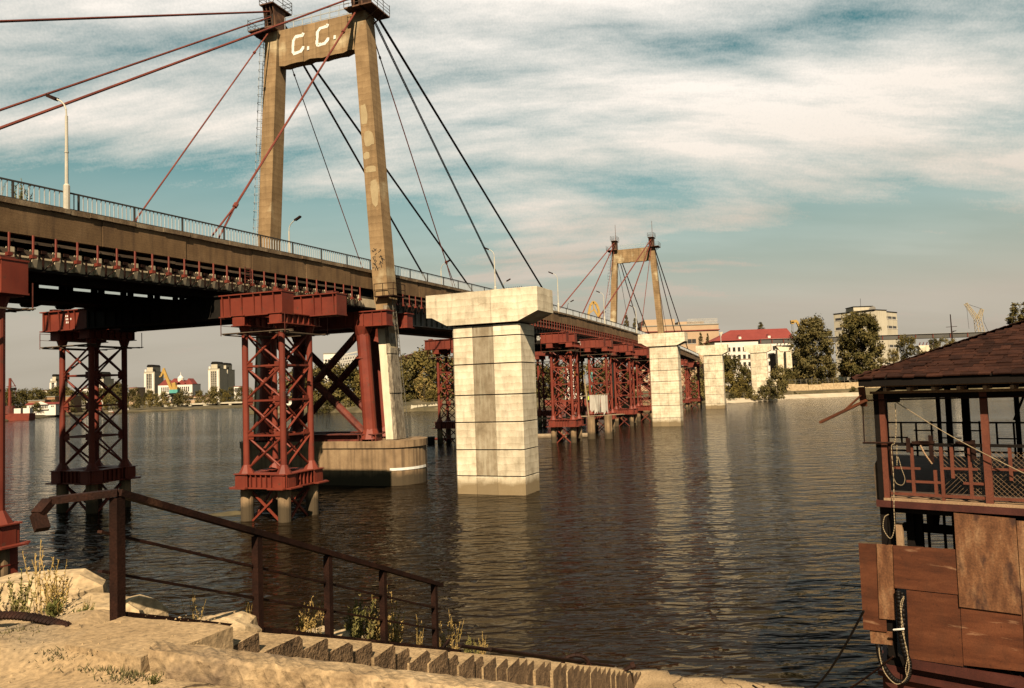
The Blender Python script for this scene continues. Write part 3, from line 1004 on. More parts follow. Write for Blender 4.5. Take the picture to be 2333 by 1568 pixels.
def pylon_bent(label, s_at, first):
    """Steel bent that props the deck on the pylon pier: two frames of columns with X bracing."""
    root = thing('steel_bent', label, 'steel trestle', BP(s_at, 0, 3.97), ROTZ)
    for k, y in enumerate((-.95, 2.9)):
        for sd_ in (-1, 1):
            c = 5.55 - (.9 if k else 0)
            x0, x1 = sd_ * (c + .35), sd_ * (c - .25)
            mb = MB().tube((x0, y, .45), (x1, y, 10.4), .62 if first else .55, n=14)
            mb.tube((x0 + sd_ * .0, y, .18), (x0, y, 1.1), .95, .62, n=8)
            mb.tube((x1, y, 7.5), (x1, y, 7.65), .70, n=14)
            mb.tube((x1, y, 9.6), (x1, y, 10.45), .62, 1.0, n=8)
            mb.build('column', M['red'], root, smooth=False)
        for a in ((-5.2, .8, 5.0, 10.0), (5.2, .8, -5.0, 10.0)):
            MB().tube((a[0], y, a[1]), (a[2], y, a[3]), .36, n=8).build('brace', M['red_dark'], root)
        mb = MB()
        mb.box(-7.2, 8.15, y - .55, y + .55, 10.45, 11.7)
        x = -6.6
        while x < 8.2:
            mb.box(x, x + .06, y - .66, y - .552, 10.5, 11.65)
            x += .95
        mb.box(-7.3, 8.25, y - .7, y + .7, 11.702, 11.80)
        mb.box(-7.3, 8.25, y - .7, y + .7, 10.38, 10.448)
        mb.build('cap_beam', M['red'], root)
        mb = MB()
        mb.box(-6.8, 6.85, y - .45, y + .45, .0, .16)
        mb.box(-6.8, 6.85, y - .30, y + .30, .162, .58)
        for sd_ in (-1, 1):
            for i in range(6):
                x = sd_ * (5.0 + i * .36)
                mb.box(x - .05, x + .05, y - .7, y - .302, .0, .62)
        mb.box(-6.9, 6.95, y - .72, y + .6, .582, .66)
        mb.build('base_beam', M['red_dark'], root)
    return root


pylon_bent('rusty red steel bent with crossed tubes standing on the near pylon pier', 0, True)
pylon_bent('rusty red steel bent with crossed tubes standing on the far pylon pier', 144, False)

# ================================================================== LATTICE TOWERS
TW = 3.05
leg_me = MB().tube((0, 0, 3.2), (0, 0, 12.95), .215, n=12).tube((0, 0, 12.5), (0, 0, 13.2), .215, .42, n=8).tube((0, 0, 3.15), (0, 0, 3.75), .55, .22, n=8).mesh('leg')
pile_me = MB().tube((0, 0, -2.5), (0, 0, 2.16), .43, n=14).mesh('pile')
levels = [3.35, 5.7, 8.05, 10.4, 12.75]
PH = levels[1] - levels[0]
diag_me = MB().tube((.1, 0, .12), (TW - .1, 0, PH - .12), .075, n=6).mesh('brace')
diag2_me = MB().tube((TW - .1, .08, .12), (.1, .08, PH - .12), .075, n=6).mesh('brace')
hor_me = MB().bar((.1, 0, 0), (TW - .1, 0, 0), .14, .12).box(.18, .62, -.012, .012, -.26, .26).box(TW - .62, TW - .18, -.012, .012, -.26, .26).mesh('strut')
lowx_me = MB().bar((.35, 0, -.1), (TW - .35, 0, 1.9), .13).bar((.35, .1, 1.9), (TW - .35, .1, -.1), .13).mesh('pile_brace')
base_mb = MB()
base_mb.box(-.6, TW + .6, -.34, .34, 2.28, 3.12)
for i in range(11):
    x = -.55 + i * .415
    base_mb.box(x - .03, x + .03, -.50, -.342, 2.3, 3.1)
    base_mb.box(x - .03, x + .03, .342, .50, 2.3, 3.1)
base_mb.box(-.68, TW + .68, -.54, .54, 3.122, 3.18)
base_mb.box(-1.0, TW + 1.0, -.62, .62, 2.20, 2.278)
base_me = base_mb.mesh('base_beam')
cap_mb = MB()
cap_mb.box(-.65, TW + .65, -.38, .38, 13.2, 13.82)
for i in range(8):
    x = -.6 + i * .6
    cap_mb.box(x - .03, x + .03, -.5, -.382, 13.22, 13.8)
    cap_mb.box(x - .03, x + .03, .382, .5, 13.22, 13.8)
cap_mb.box(-.72, TW + .72, -.56, .56, 13.822, 13.88)
cap_mb.box(-.72, TW + .72, -.56, .56, 13.14, 13.198)
cap_me = cap_mb.mesh('cap_beam')
for me in (leg_me, diag_me, diag2_me, hor_me, base_me, cap_me, lowx_me):
    me.materials.append(M['red'])
pile_me.materials.append(M['footing'])


def make_tower():
    root = thing('lattice_tower', '', 'steel support tower')
    cr = [(0, 0), (TW, 0), (TW, TW), (0, TW)]
    for x, y in cr:
        put('leg', leg_me, root, (x, y, 0))
        put('pile', pile_me, root, (x, y, 0))
    for i in range(4):
        (x0, y0), (x1, y1) = cr[i], cr[(i + 1) % 4]
        a = math.atan2(y1 - y0, x1 - x0)
        for k in range(4):
            put('brace', diag_me, root, (x0, y0, levels[k]), a)
            put('brace', diag2_me, root, (x0, y0, levels[k]), a)
        for z in levels[1:4]:
            put('strut', hor_me, root, (x0, y0, z), a)
        put('pile_brace', lowx_me, root, (x0, y0, 0.0), a)
    for y in (0, TW):
        put('base_beam', base_me, root, (0, y, 0))
    for x in (0, TW):
        put('base_beam', base_me, root, (x, 0, -.003), math.pi / 2)
        put('cap_beam', cap_me, root, (x, 0, -.002), math.pi / 2)
    mb = MB()                                                # loose boards on the walkway under the head
    for i in range(7):
        y = -.55 - .14 * i if i < 4 else TW + .5 + .14 * (i - 4)
        mb.bar((-1.3 + rng.uniform(-.5, .3), y, 12.62 + rng.uniform(-.05, .05)), (TW + 1.1 + rng.uniform(-.3, .5), y + rng.uniform(-.15, .15), 12.66 + rng.uniform(-.1, .1)), .12, .05)
    for x in (-.9, .2, TW - .2, TW + .7):
        mb.bar((x, -1.0, 12.55), (x, TW + .9, 12.55), .08)
    mb.build('walkway_boards', M['wood'], root)
    mb = MB()
    for x, y in ((-1.2, -.95), (-1.2, TW + .8), (TW + 1.0, -.95), (TW + 1.0, TW + .8)):
        mb.bar((x, y, 12.5), (x, y, 13.75), .04)
    mb.bar((-1.2, -.95, 13.7), (-1.2, TW + .8, 13.7), .04)
    mb.bar((-1.2, -.95, 13.2), (-1.2, TW + .8, 13.2), .03)
    mb.build('guard_rail', M['red_dark'], root)
    return root


TG = 'red lattice towers propping the bridge'
tower0 = make_tower()
tower0.location, tower0.rotation_euler = BP(-19.6, 7.55), (0, 0, ROTZ)
tower0['label'], tower0['group'] = 'sunlit red lattice tower in front of the near pylon pier, its cap jutting right', TG
near_rows = [(-41.9, 7.25, 'red column and boxed base of a tower cut by the left picture edge'),
             (48, 7.3, 'red lattice tower just right of the nearest white pier, pale log at its foot'),
             (69, 7.3, 'second red lattice tower to the right of the nearest white pier'),
             (90.5, 6.6, 'third red lattice tower to the right of the nearest white pier'),
             (110, 6.9, 'fourth red lattice tower, the last before the second white pier'),
             (172, 5.2, 'red lattice tower between the second and third white piers, on the left of its pair'),
             (188, 6.6, 'red lattice tower between the second and third white piers, on the right of its pair')]
far_rows = [(-18.9, -10.55, 'shaded dark red lattice tower under the deck at left, the city seen through it'),
            (48, -11.5, 'lattice tower seen in the gap left of the nearest white pier'),
            (69, -9.6, 'shaded lattice tower of the far row behind the log boom tower'),
            (90.5, -9.6, 'shaded lattice tower of the far row behind the second sunlit tower'),
            (110, -9.6, 'shaded lattice tower of the far row behind the third sunlit tower')]
for s, t, lab in near_rows + far_rows:
    d = zd(s) - zd(-19.6)
    tw_ = dup(tower0, lab, BP(s, t, 0), ROTZ, (1, 1, 1 + max(0, d) / 14), TG)
    if s < -40:
        for y in (0, TW):
            mb = MB().box(-.5, TW + .30, y - .36, y + .36, .55, 2.19)
            for i in range(6):
                x = -.45 + i * .78
                mb.prism([(y - .40, .56), (y - .362, .56), (y - .362, 2.18), (y - .58, 2.18)], x - .03, x + .03, lambda p, q, h: (h, p, q))
            mb.box(-.6, TW + .42, y - .6, y + .6, 1.36, 1.42)
            mb.build('lower_base_beam', M['red'], tw_)
        MB().box(TW + .302, TW + .36, -.6, TW + .6, .55, 2.19).build('end_plate', M['red'], tw_)

# transverse beams under the deck, from one tower of a pair to the other
def cross_beams(s, label, tl, tr, short=0.0):
    z = zd(s) - 4.02
    root = thing('transverse_beam', label, 'steel beam', BP(s, 0, z), ROTZ, 'transverse beams under the deck')
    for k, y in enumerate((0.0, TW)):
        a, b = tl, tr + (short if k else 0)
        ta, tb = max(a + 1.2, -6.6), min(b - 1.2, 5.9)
        for nm, p, q, m_ in (('beam_end', a, ta - .01, 'red'), ('shade_painted_middle', ta + .01, tb - .01, 'dark'), ('beam_end', tb + .01, b, 'red')):  # middle length coloured near black to paint in the shade under the deck
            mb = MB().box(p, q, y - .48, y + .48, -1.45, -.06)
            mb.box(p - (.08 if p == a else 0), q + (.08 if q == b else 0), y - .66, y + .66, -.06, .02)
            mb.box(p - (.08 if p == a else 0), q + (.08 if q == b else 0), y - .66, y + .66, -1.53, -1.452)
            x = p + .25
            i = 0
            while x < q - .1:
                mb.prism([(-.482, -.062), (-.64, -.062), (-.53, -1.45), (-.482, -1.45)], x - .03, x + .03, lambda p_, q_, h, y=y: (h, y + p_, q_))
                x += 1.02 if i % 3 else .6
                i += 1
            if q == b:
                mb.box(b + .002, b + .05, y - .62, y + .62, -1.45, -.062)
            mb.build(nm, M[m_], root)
        for x in (b - .9, a + .6):
            MB().box(x, x + .5, y - .35, y + .35, .022, .2).build('bearing', M['red_dark'], root)
        if k == 0:
            mb = MB()                                        # small stencilled marks
            for r in range(3):
                for c in range(3 if r != 1 else 4):
                    x = (tl + 2.45 if s < 0 else tr - 4.6) + c * .16 + r * .03
                    mb.box(x, x + .09, y - .487, y - .4825, -.5 - r * .24, -.36 - r * .24)
            mb.build('stencil_mark', M['white_paint'], root)
    return root


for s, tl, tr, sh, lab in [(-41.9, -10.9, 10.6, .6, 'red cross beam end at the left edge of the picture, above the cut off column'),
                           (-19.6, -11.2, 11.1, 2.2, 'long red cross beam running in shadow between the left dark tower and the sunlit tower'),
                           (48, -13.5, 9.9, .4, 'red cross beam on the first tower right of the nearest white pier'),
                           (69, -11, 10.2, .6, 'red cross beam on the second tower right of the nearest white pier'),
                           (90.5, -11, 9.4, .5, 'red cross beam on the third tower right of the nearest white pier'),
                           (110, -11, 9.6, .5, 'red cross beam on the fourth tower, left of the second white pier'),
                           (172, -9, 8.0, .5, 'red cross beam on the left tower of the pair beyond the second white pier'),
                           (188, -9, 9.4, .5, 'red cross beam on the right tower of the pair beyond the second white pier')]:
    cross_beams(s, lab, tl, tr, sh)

# ================================================================== WHITE PIERS OF THE UNFINISHED BRIDGE
def make_pier(label, corner, rot, sc, levels, cap, stained):
    """corner = front right foot; levels = joints from the waterline up; cap = (soffit, haunch, top)."""
    root = thing('concrete_pier', label, 'bridge pier', corner, -R(rot), 'unfinished concrete piers beside the bridge')
    W, D = 5.95 * sc, 3.1 * sc
    lv = [-2.0] + levels
    g = .045
    MB().box(-W + .12, -.12, .12, D - .12, -2, levels[-1]).build('core', M['dark'], root)
    cuts = [(-W, -W * .69), (-W * .69, -W * .385), (-W * .385, 0)]
    for z0, z1 in zip(lv[:-1], lv[1:]):
        for k, (x0, x1) in enumerate(cuts):
            a, b = x0 + (g * .3 if k else 0), x1 - (g * .3 if k < 2 else 0)
            c = .16
            inset = .012 if k == 1 else 0.0
            y0, y1 = inset, D - inset
            poly = [(a, y0), (b, y0), (b, y1), (a, y1)]
            if k == 0:
                poly = [(a, y0 + c), (a + c, y0), (b, y0), (b, y1), (a, y1)]
            if k == 2:
                poly = [(a, y0), (b - c, y0), (b, y0 + c), (b, y1), (a, y1)]
            mb = MB().prism(poly, z0 + g, z1 - g)
            mb.build('block', M['pier_stain'] if (k == 1 and stained and z1 > 3) else M['pier'], root)
    zs, zh, zt = cap
    x0, x1 = -W - 2.15 * sc, 1.68 * sc
    poly = [(-W - .3, zs), (-.05, zs), (x1, zh), (x1, zt), (x1 - 1.0, zt + .04), (x0, zt - .02), (x0, zh), (x0 + .5, zh - .03)]
    mid = -W * .385
    left = [p for p in poly if p[0] <= mid] 
    l_poly = [(-W - .3, zs), (mid - .015, zs), (mid - .015, zt), (x0, zt - .02), (x0, zh), (x0 + .5, zh - .03)]
    r_poly = [(mid + .015, zs), (-.05, zs), (x1, zh), (x1, zt), (mid + .015, zt + .02)]
    for p in (l_poly, r_poly):
        MB().prism(p, -.28, D + .1, lambda x, y, h: (x, h, y)).build('cap', M['pier'], root)
    MB().box(-W + .25, -.3, .2, D - .2, levels[-1] + .002, zs - .002).build('bearing_pad', M['dark'], root)
    if stained:
        mb = MB()
        for i in range(9):
            x = mid + .3 + i * .17
            mb.bar((x, D * .7, zt), (x + .05, D * .7, zt + .45), .03)
        kind(mb.build('rebar_stub', M['rust'], root), 'stuff')
    return root


def lin(a, b, n):
    return [a + (b - a) * i / n for i in range(1, n + 1)]


c1 = on(1182, 1129) + Vector((.50, -.21, 0))
make_pier('nearest white concrete pier with stained middle blocks, standing in the river', c1, 23, 1.0, [1.45, 3.52, 5.70, 7.86, 10.32, 12.49, 13.42], (13.52, 14.26, 16.12), True)
c2 = Vector((at(1551, 972, 149).x, 149, 0))
make_pier('second white concrete pier in mid river, in front of the far pylon foot', c2, 23, .92, [1.6, 4.0, 6.3, 8.6, 10.7, 13.0, 15.3], (15.42, 16.15, 17.85), False)
c3 = Vector((at(1651, 930, 236).x, 236, 0))
make_pier('third white concrete pier, standing in the water near the far bank', c3, 23, .95, [1.5, 4.3, 6.8, 9.2, 11.4, 13.8, 16.1], (16.25, 17.1, 19.3), False)
c4 = Vector((at(1751, 898, 304).x, 304, 1.5))
make_pier('fourth white concrete pier, standing on the bank among bushes', c4, 23, 1.03, [1.2, 3.6, 6.3, 9.0, 11.8, 14.5, 17.2], (17.35, 18.2, 20.4), False)

t = thing('timber_crib', 'pale squared timbers stacked at the waterline under the left edge tower', 'timbers', BP(-41.9, 7.55, 0), ROTZ)
for k, (y, z, m_) in enumerate(((-.75, .34, 'log'), (.6, .34, 'wood'), (1.9, .34, 'wood'), (3.4, .34, 'wood'))):
    MB().tube((-1.2, y, z), (TW + 1.25 + .1 * k, y, z), .20, n=9).build('timber', M[m_], t)
for k, x in enumerate((-.9, .8, 2.3, TW + .75)):
    MB().bar((x, -1.1, -.05), (x, 4.0, -.05), .30, .3).build('timber', M['wood'], t)
# log boom and dolphin piles in the river
mb = MB().tube(on(1222, 998) + Vector((0, 0, .25)), on(1343, 996) + Vector((0, 0, .28)), .42, .40, n=10)
tag(mb.build('floating_log', M['log'], smooth=False), 'thick pale log floating at the foot of the first tower right of the white pier', 'log')
for u, v, lab in ((951, 1012, 'dark mooring pile left of the nearest white pier, the left one of two'), (982, 1013, 'dark mooring pile left of the nearest white pier, the right one of two')):
    p = on(u, v)
    t = thing('mooring_pile', lab, 'pile', p, 0, 'mooring piles left of the white pier')
    MB().tube((0, 0, -2), (0, 0, 1.1), .62, n=12).build('shaft', M['dark'], t)
    MB().tube((0, 0, 1.1), (0, 0, 1.22), .66, n=12).build('cap', M['wood'], t)
a, b = on(963, 1007), on(1032, 1008)
tag(MB().tube(a + Vector((0, 0, .5)), b + Vector((0, 0, .5)), .22, n=8).build('floating_boom', M['red_dark']), 'rusty floating boom tube left of the nearest white pier', 'boom')
for (u, v, h, lab) in ((1348, 1000, 3.4, 'concrete stump pile at the right end of the log'), (1355, 985, 3.0, 'concrete stump pile behind the ragged planks'), (1387, 1000, 3.6, 'lone concrete stump pile right of the ragged planks')):
    p = on(u, v)
    tag(MB().tube((0, 0, -2), (0, 0, h), .62, n=12).build('stump_pile', M['footing'], loc=p), lab, 'pile', 'stump piles by the first tower')
t = thing('work_raft', 'ragged plank staging with hanging plastic sheet beside the first tower', 'staging', on(1345, 992))
mb = MB()
for i in range(6):
    mb.bar((-9 + rng.uniform(-1, 1), 1.5 - i * .45, 3.0 + rng.uniform(-.1, .1)), (5 + rng.uniform(-1.5, 1.5), 2.0 - i * .45, 3.3), .22, .07)
mb.bar((-4, 0, 6.4), (3.4, .5, 6.8), .25, .08)
mb.build('plank', M['log'], t)
MB().bar((0, 0, 1.2), (-.6, .2, 9.4), .22).build('pole', M['log'], t)
mb = MB()
for i in range(8):
    x0, x1 = .1 + i * .38, .1 + (i + 1) * .38
    y0, y1 = rng.uniform(-.2, .2), rng.uniform(-.2, .2)
    mb.quad((x0, y0, 6.7 - i * .03), (x1, y1, 6.7), (x1 + rng.uniform(-.2, .2), y1 + .2, 3.6 + rng.uniform(-.3, .9)), (x0, y0, 3.4 + rng.uniform(-.3, .9)))
mb.build('plastic_sheet', M['steel_pale'], t)

# ================================================================== STREET LAMPS ON THE BRIDGE
def make_lamp():
    t = thing('street_lamp', '', 'street lamp', (0, 0, 0), ROTZ, 'street lamps along the bridge')
    MB().tube((0, 0, -.3), (0, 0, 1.35), .17, n=10).tube((0, 0, 1.35), (0, 0, 1.45), .17, .10, n=10).build('base', M['lamp_metal'], t)
    mb = MB().tube((0, 0, 1.4), (0, 0, 5.3), .095, .075, n=8)
    mb.tube((0, 0, 3.2), (0, 0, 3.28), .11, n=8)
    pts = [(0, 0, 5.3), (-.03, 0, 5.65), (-.16, 0, 5.95), (-.42, 0, 6.2), (-.75, 0, 6.38)]
    mb.path(pts, .045, n=6)
    mb.build('pole', M['lamp_metal'], t)
    mb = MB()
    mb.prism([(-1.5, 6.68), (-1.42, 6.58), (-.85, 6.30), (-.7, 6.34), (-.72, 6.46), (-1.42, 6.78)], -.13, .13, lambda x, y, h: (x, h, y))
    mb.build('lamp_head', M['rust'], t)
    return t


lamp = make_lamp()
lamp.location = BP(-31.7, 5.62, zd(-31.7))
lamp['label'] = 'nearest street lamp, tall on the deck edge at the far left'
for s, t, fl, lab in ((4.0, 5.6, 1, 'street lamp whose arm pokes out left of the near pylon leg'), (31, 5.6, 1, 'street lamp on the near deck edge just above the nearest white pier'),
                      (58, 5.6, 1, 'street lamp on the near deck edge right of the nearest white pier'), (88, 5.6, 1, 'street lamp on the near deck edge left of the far pylon'), (118, 5.6, 1, 'street lamp nearest the far pylon on the near deck edge'),
                      (3, -5.6, -1, 'street lamp half hidden behind the far leg of the near pylon'), (38, -5.6, -1, 'small street lamp on the far deck edge between near pylon and white pier'), (62, -5.6, -1, 'small street lamp on the far deck edge peeping over the white pier cap'),
                      (100, -5.6, -1, 'street lamp on the far deck edge short of the far pylon'), (128, -5.6, -1, 'street lamp on the far deck edge in line with the far pylon')):
    dup(lamp, lab, BP(s, t, zd(s)), ROTZ if fl > 0 else ROTZ + math.pi, 1.0)

# ================================================================== PLANTS
def leaf_mesh(name, pts, size, m, seed, flat=.5, tri=False):
    r = random.Random(seed)
    mb = MB()
    for p, nrm in pts:
        n = (nrm + Vector((r.gauss(0, flat), r.gauss(0, flat), r.gauss(0, flat)))).normalized()
        u = n.orthogonal().normalized()
        w = n.cross(u)
        a = r.uniform(0, 6.28)
        e1 = u * math.cos(a) + w * math.sin(a)
        e2 = n.cross(e1)
        s = size * r.uniform(.6, 1.35)
        k = r.uniform(.45, .75)
        mb.add([p - e1 * s, p + e2 * (s * k), p + e1 * s, p - e2 * (s * k)], [(0, 1, 2, 3)])
    me = mb.mesh(name)
    me.materials.append(m)
    return me


def crown_points(seed, prof, lobes, n, lobe_r, height=10.0):
    """prof(h) gives the crown radius at relative height h (0..1)."""
    r = random.Random(seed)
    cs = []
    while len(cs) < lobes:
        h = r.uniform(0, 1)
        R_ = prof(h)
        if R_ <= 0:
            continue
        a = r.uniform(0, 6.283)
        d = R_ * math.sqrt(r.uniform(.15, 1))
        cs.append((Vector((d * math.cos(a), d * math.sin(a), h * height)), lobe_r * r.uniform(.65, 1.3)))
    out = []
    while len(out) < n:
        c, q = cs[r.randrange(len(cs))]
        v = Vector((r.gauss(0, 1), r.gauss(0, 1), r.gauss(0, 1)))
        if v.length < .01:
            continue
        v.normalize()
        p = c + v * (q * (r.uniform(.5, 1.1) if r.random() < .8 else r.uniform(1.0, 1.5)))
        if p.z < .15:
            continue
        out.append((p, v))
    return out


def trunk_mesh(seed, h, r0, limbs=6, spread=1.6, z0=-.6):
    r = random.Random(seed)
    mb = MB()
    mb.tube((0, 0, z0), (.1, 0, h * .5), r0, r0 * .7, n=8)
    mb.tube((.1, 0, h * .5), (0, .1, h * .9), r0 * .7, r0 * .25, n=7)
    for i in range(limbs):
        a = i * 2.4 + r.uniform(-.4, .4)
        z = h * r.uniform(.25, .65)
        q = Vector((math.cos(a) * spread, math.sin(a) * spread, z + h * r.uniform(.12, .28)))
        mb.tube((0, 0, z), q, r0 * .4, r0 * .12, n=5)
    me = mb.mesh('trunk')
    me.materials.append(M['bark'])
    return me


def tree_kind(name, seed, prof, lobes, n, lobe_r, size, m, trunk_r=.25, spread=1.6, th=8.5):
    return (name, leaf_mesh('crown', crown_points(seed, prof, lobes, n, lobe_r), size, m, seed), trunk_mesh(seed, th, trunk_r, spread=spread))


round_p = lambda h: 3.6 * math.sqrt(max(0, 1 - ((h - .55) / .5) ** 2)) if h > .16 else 0
bush_p = lambda h: 5.0 * math.sqrt(max(0, 1 - h * h)) * .95
willow_p = lambda h: 3.5 * math.sqrt(max(0, 1 - ((h - .52) / .52) ** 2)) * (1 + .10 * math.sin(h * 9))
poplar_p = lambda h: 1.15 * math.sin(math.pi * min(1, h * .9 + .08)) if h > .05 else .3
pine_p = lambda h: 1.9 * (1 - h) ** .7 + .25 if h > .1 else 0
K = {
    'round': tree_kind('broadleaf_tree', 11, round_p, 46, 2300, 1.05, .30, M['leaf_dark']),
    'round2': tree_kind('broadleaf_tree', 12, round_p, 40, 2300, 1.15, .30, M['leaf']),
    'gold': tree_kind('broadleaf_tree', 13, round_p, 42, 2300, 1.1, .30, M['leaf_gold']),
    'bush': tree_kind('bush', 14, bush_p, 46, 1700, 1.5, .42, M['leaf'], .15, 2.0, 6),
    'bush_dark': tree_kind('bush', 15, bush_p, 46, 1700, 1.5, .42, M['leaf_dark'], .15, 2.0, 6),
    'bush_gold': tree_kind('bush', 16, bush_p, 46, 1700, 1.5, .40, M['leaf_gold'], .15, 2.0, 6),
    'willow': tree_kind('willow_tree', 17, willow_p, 120, 17000, .74, .19, M['leaf'], .28, 1.9),
    'willow_dark': tree_kind('willow_tree', 18, willow_p, 110, 17000, .72, .19, M['leaf_dark'], .28, 1.9),
    'poplar': tree_kind('poplar_tree', 19, poplar_p, 60, 2600, .42, .17, M['leaf_dark'], .16, .5),
    'pine': tree_kind('conifer_tree', 20, pine_p, 60, 2600, .50, .20, M['leaf_dark'], .14, .8),
    'bare': tree_kind('thin_tree', 21, lambda h: 2.2 * math.sin(math.pi * h), 60, 900, .5, .13, M['weed'], .12, 1.6),
}


def plant(k, label, u, v_top, v_base, d, wide=1.0, group=None, base=None, rot=None):
    """A tree standing at ground distance d, its height read from the survey."""
    name, crown, trunk = K[k]
    top, foot = at(u, v_top, d), at(u, v_base, d)
    h = (top.z - foot.z) / 10.6
    t = thing(name, label, 'bush' if name == 'bush' else 'tree', (foot.x, foot.y, foot.z), rng.uniform(0, 6) if rot is None else rot, group)
    t.scale = (h * wide, h * wide, h)
    put('trunk', trunk, t)
    put('crown', crown, t)
    return t


# --- left bank: a long row of trees, alike at this distance
GL = 'trees along the far left bank'
x = -30.0
i = 0
while x < 590:
    base_v = 955 - (x - 60) * .058 if x > 60 else 960
    d = 500 + max(0, x) * .45 + rng.uniform(-20, 60)
    tops = {0: 893, 1: 889, 2: 897, 3: 884, 4: 892}[i % 5] - (x > 250) * 3
    if 200 < x < 300:
        tops -= 8
    if 330 < x < 450:
        tops += 6
    k = ('round', 'round2', 'round', 'gold', 'round2')[rng.randrange(5)] if x < 300 else ('round', 'round', 'round2')[i % 3]
    labs = {'round': 'dark green tree in the row along the far left bank', 'round2': 'olive green tree in the row along the far left bank', 'gold': 'yellowing tree in the row along the far left bank'}
    plant(k, labs[k], x + rng.uniform(-4, 4), tops + rng.uniform(-4, 5), base_v - 22, d, rng.uniform(.85, 1.25), GL)
    if i % 2 == 0:
        kb = ('bush', 'bush_dark', 'bush_gold')[rng.randrange(3)]
        plant(kb, {'bush': 'olive bush', 'bush_dark': 'dark green bush', 'bush_gold': 'yellowish bush'}[kb] + ' by the water on the far left bank', x + rng.uniform(-6, 6), base_v - 40 + rng.uniform(-4, 8), base_v - 10, d - 60, rng.uniform(.8, 1.2), 'bushes on the far left bank')
    x += rng.uniform(10, 17)
    i += 1
# --- middle bank, seen under the bridge
GM = 'trees on the middle bank behind the near pylon'
WHERE = {665: 'left of the crossed tubes', 692: 'behind the sunlit tower leg', 716: 'just right of the sunlit tower', 745: 'below the white office block', 778: 'below the lattice gantry', 806: 'between the crossed tubes',
         832: 'against the big red column', 858: 'left of the white pylon leg', 930: 'just right of the pylon ladder', 958: 'tallest right of the pylon', 985: 'above the rounded bush', 1010: 'at the left tower of the white pier',
         915: 'shortest right of the pylon', 1052: 'left one hidden by the white pier', 1092: 'right one hidden by the white pier', 1215: 'at the right flank of the white pier', 1240: 'behind the far row tower', 1268: 'inside the log boom tower',
         1300: 'right half of the log boom tower', 1335: 'behind the ragged staging', 1368: 'behind the second tower', 1405: 'behind the third tower', 1440: 'behind the fourth tower'}
for (u, vt, vb, d, k, w) in ((665, 845, 936, 410, 'round2', 1.1), (692, 838, 936, 415, 'round', 1.0), (716, 836, 936, 400, 'gold', .9), (745, 832, 936, 395, 'round2', 1.15), (778, 828, 937, 385, 'round2', 1.2),
                             (806, 836, 937, 380, 'round', 1.0), (832, 838, 937, 375, 'gold', .8), (858, 836, 937, 372, 'round', .9), (930, 815, 933, 370, 'round', 1.0), (958, 800, 930, 365, 'round2', .9),
                             (985, 792, 930, 365, 'gold', .9), (1010, 812, 930, 365, 'round', 1.0), (915, 850, 934, 360, 'round', .8), (1052, 815, 926, 360, 'round2', 1.0), (1092, 820, 926, 360, 'round', 1.0),
                             (1215, 830, 920, 350, 'round', 1.0), (1240, 836, 918, 350, 'round2', 1.0), (1268, 828, 917, 345, 'round', 1.0), (1300, 826, 916, 345, 'round2', 1.0), (1335, 828, 915, 340, 'gold', .9),
                             (1368, 832, 914, 340, 'round', 1.0), (1405, 830, 912, 335, 'round2', 1.0), (1440, 838, 911, 335, 'round', 1.0)):
    labs = {'round': 'dark green tree beneath the bridge', 'round2': 'olive tree beneath the bridge', 'gold': 'yellow green tree beneath the bridge'}
    plant(k, labs[k] + ', ' + WHERE[u], u, vt, vb, d, w, GM)
plant('bare', 'pale thin leafed tree right of the near pylon leg', 967, 833, 922, 350, 1.1)
plant('bush_gold', 'yellow green rounded bush on the bank left of the nearest white pier', 985, 890, 934, 342, 1.3)
for (u, vt, vb, k) in ((720, 905, 940, 'bush_dark'), (752, 908, 940, 'bush_dark'), (795, 902, 940, 'bush'), (845, 908, 940, 'bush_dark'), (925, 900, 937, 'bush_dark'), (1060, 890, 934, 'bush'), (1230, 886, 926, 'bush_dark'), (1290, 880, 923, 'bush'), (1385, 880, 921, 'bush_dark'), (1430, 880, 920, 'bush')):
    plant(k, ('olive' if k == 'bush' else 'dark') + ' bush at the water edge beneath the bridge', u, vt, vb, 352, 1.2, 'bushes at the water edge beneath the bridge')

# --- right bank
plant('willow', 'big olive willow on the right bank, the left one of the two by the quay', 1857, 722, 882, 352, .84, rot=0.4)
plant('willow_dark', 'big dark willow on the right bank, in front of the tall office block', 1968, 708, 882, 354, .82, rot=2.2)
plant('bush_dark', 'skirt of low leaves under the left willow on the quay', 1868, 842, 884, 349, .75)
plant('bush_dark', 'skirt of low leaves under the right willow on the quay', 1975, 840, 883, 350, .75)
plant('poplar', 'narrow poplar rising behind the red roofed building', 1735, 731, 790, 470, 1.5)
plant('pine', 'conifer between the legs of the far pylon, the left of two', 1428, 717, 765, 420, .95)
plant('pine', 'conifer between the legs of the far pylon, the right of two', 1447, 724, 765, 415, .85)
plant('pine', 'small conifer in front of the peach building, the left of two', 1597, 757, 790, 420, 1.1)
plant('pine', 'small conifer in front of the peach building, the right of two', 1613, 759, 790, 420, .95)
plant('poplar', 'tall dark poplar at the right edge of the picture', 2321, 684, 800, 300, 1.5)
plant('poplar', 'second dark poplar cut by the right edge of the picture', 2343, 682, 800, 310, 1.5)
plant('round', 'dark round tree below the steel viaduct, right of the willows', 2068, 766, 832, 358, 1.0)
